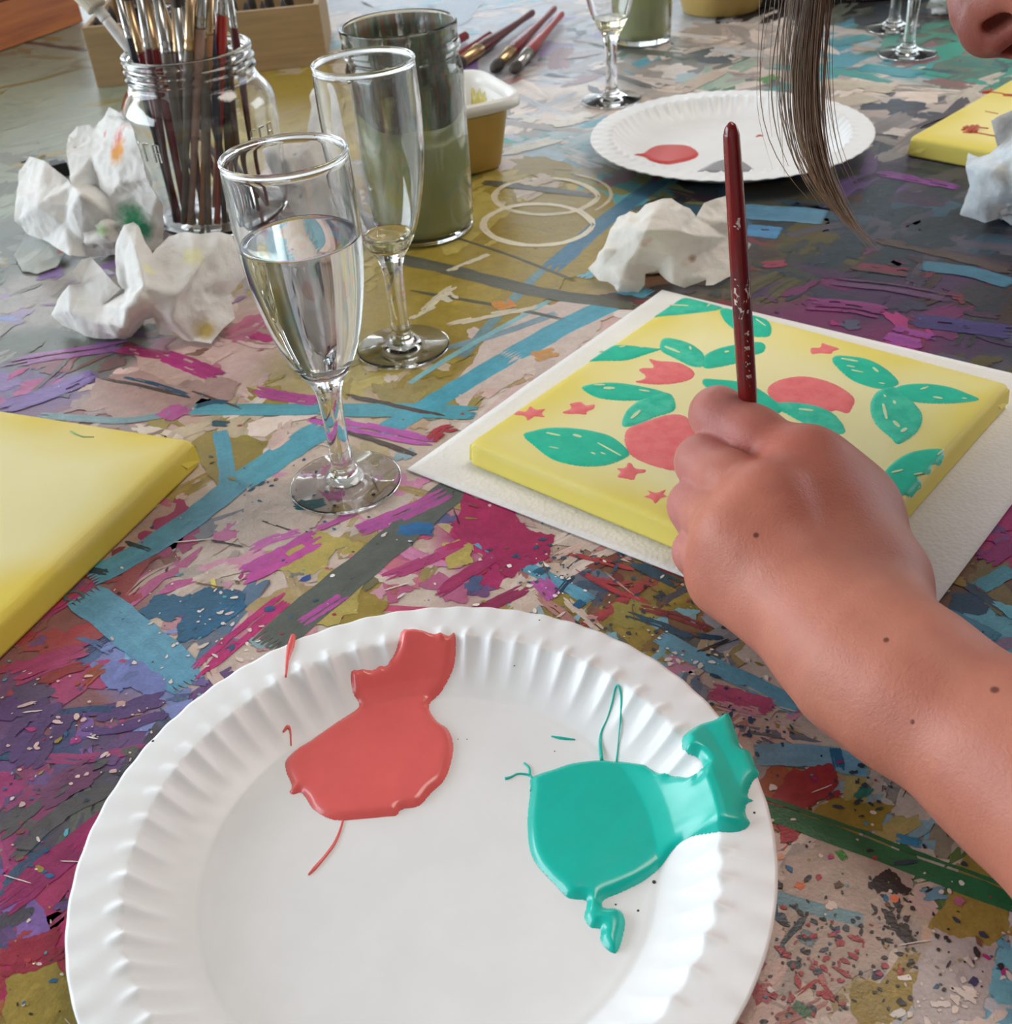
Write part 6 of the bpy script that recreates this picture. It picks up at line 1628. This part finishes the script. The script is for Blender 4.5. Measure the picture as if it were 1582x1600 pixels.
# worn white print on the side facing the viewer: script flourish, then letters running up the handle
m_print = simple('worn_white_print', '#d6cac4', .6, .2, 600)
q = hb.rotation_quaternion; tocam = q.inverted() @ (Vector((0, 0, CAMH)) - Vector(bat(.11))); face = math.atan2(tocam.y, tocam.x)
def hr(z): return float(np.interp(z, [.055, .075, .095, .125, .16, .18], [.0038, .0040, .0039, .0037, .0034, .0032])) + .00004
def zpx(py): 
    lo_, hi_ = 0.0, LB
    for _ in range(40):
        m_ = (lo_+hi_)/2; P_ = bat(m_) - np.array([0, 0, CAMH]); y_ = 800 - FPX*(P_ @ _up)/(P_ @ _fwd)
        if y_ > py: lo_ = m_
        else: hi_ = m_
    return lo_
mb = MB()
def ink(pts, w):
    """pts: (sideways -1..1, photograph row) on the visible side of the handle"""
    P = [(-s*1.05, zpx(y)) for s, y in pts]; out = []
    for i in range(len(P)):
        a = np.array(P[max(0, i-1)]); b_ = np.array(P[min(len(P)-1, i+1)]); r = hr(P[i][1]); d = np.array([(b_[0]-a[0])*r, b_[1]-a[1]]); d /= np.linalg.norm(d)+1e-9
        nn = np.array([-d[1], d[0]])*w*.68; out.append((P[i][0] + nn[0]/r, P[i][1] + nn[1], P[i][0] - nn[0]/r, P[i][1] - nn[1]))
    V = []; F = []
    for a0, z0, a1, z1 in out:
        for a, z in ((a0, z0), (a1, z1)): r = hr(z); V.append((r*math.cos(face+a), r*math.sin(face+a), z))
    for i in range(len(out)-1): F.append((2*i, 2*i+1, 2*i+3, 2*i+2))
    mb.add(V, F)
ink([(-.25,336),(-.15,343),(.05,345)], .0007); ink([(-.1,340),(-.25,350),(.0,353)], .0007); ink([(.1,349),(.35,348)], .0004)
ink([(-.95,434),(-.75,450),(-.85,463)], .0011); ink([(-.7,447),(-.35,466),(.0,480),(.25,492)], .0010); ink([(-.6,452),(-.45,447),(-.7,441)], .0006)
ink([(.25,440),(.6,445),(.65,452),(.3,457),(.55,466),(.7,462),(.68,470),(.2,476),(.05,482)], .0007); ink([(-.6,480),(-.5,485)], .0006); ink([(.5,430),(.55,432)], .0006)
ink([(-.5,512),(-.35,515.5),(-.1,515.5)], .0006); ink([(-.5,519),(-.35,515.5)], .0006)          # Y on its side
ink([(-.35,527),(-.28,527.6)], .0007)
ink([(-.45,541),(.0,541)], .0006); ink([(-.45,541),(-.42,536),(-.25,536),(-.22,541)], .0005); ink([(-.22,539),(.0,535.5)], .0005)   # R
ink([(-.35,550),(-.28,550.6)], .0007)
ink([(-.45,562.5),(-.0,566)], .0005); ink([(-.45,562.5),(-.0,559)], .0005); ink([(-.2,561),(-.2,564.2)], .0004)     # A
ink([(-.35,573),(-.28,573.6)], .0007)
ink([(-.45,585),(.0,585)], .0006); ink([(-.45,585),(-.42,580),(-.25,580),(-.22,585)], .0005); ink([(-.22,583),(.0,580)], .0005)   # R
ink([(-.3,596),(-.22,596.6)], .0007)
mb.obj('white_print', m_print, hh, False, origin=(0, 0, 0))['kind'] = 'stuff'

for o in bpy.data.objects:
    if '_o' in o: del o['_o']
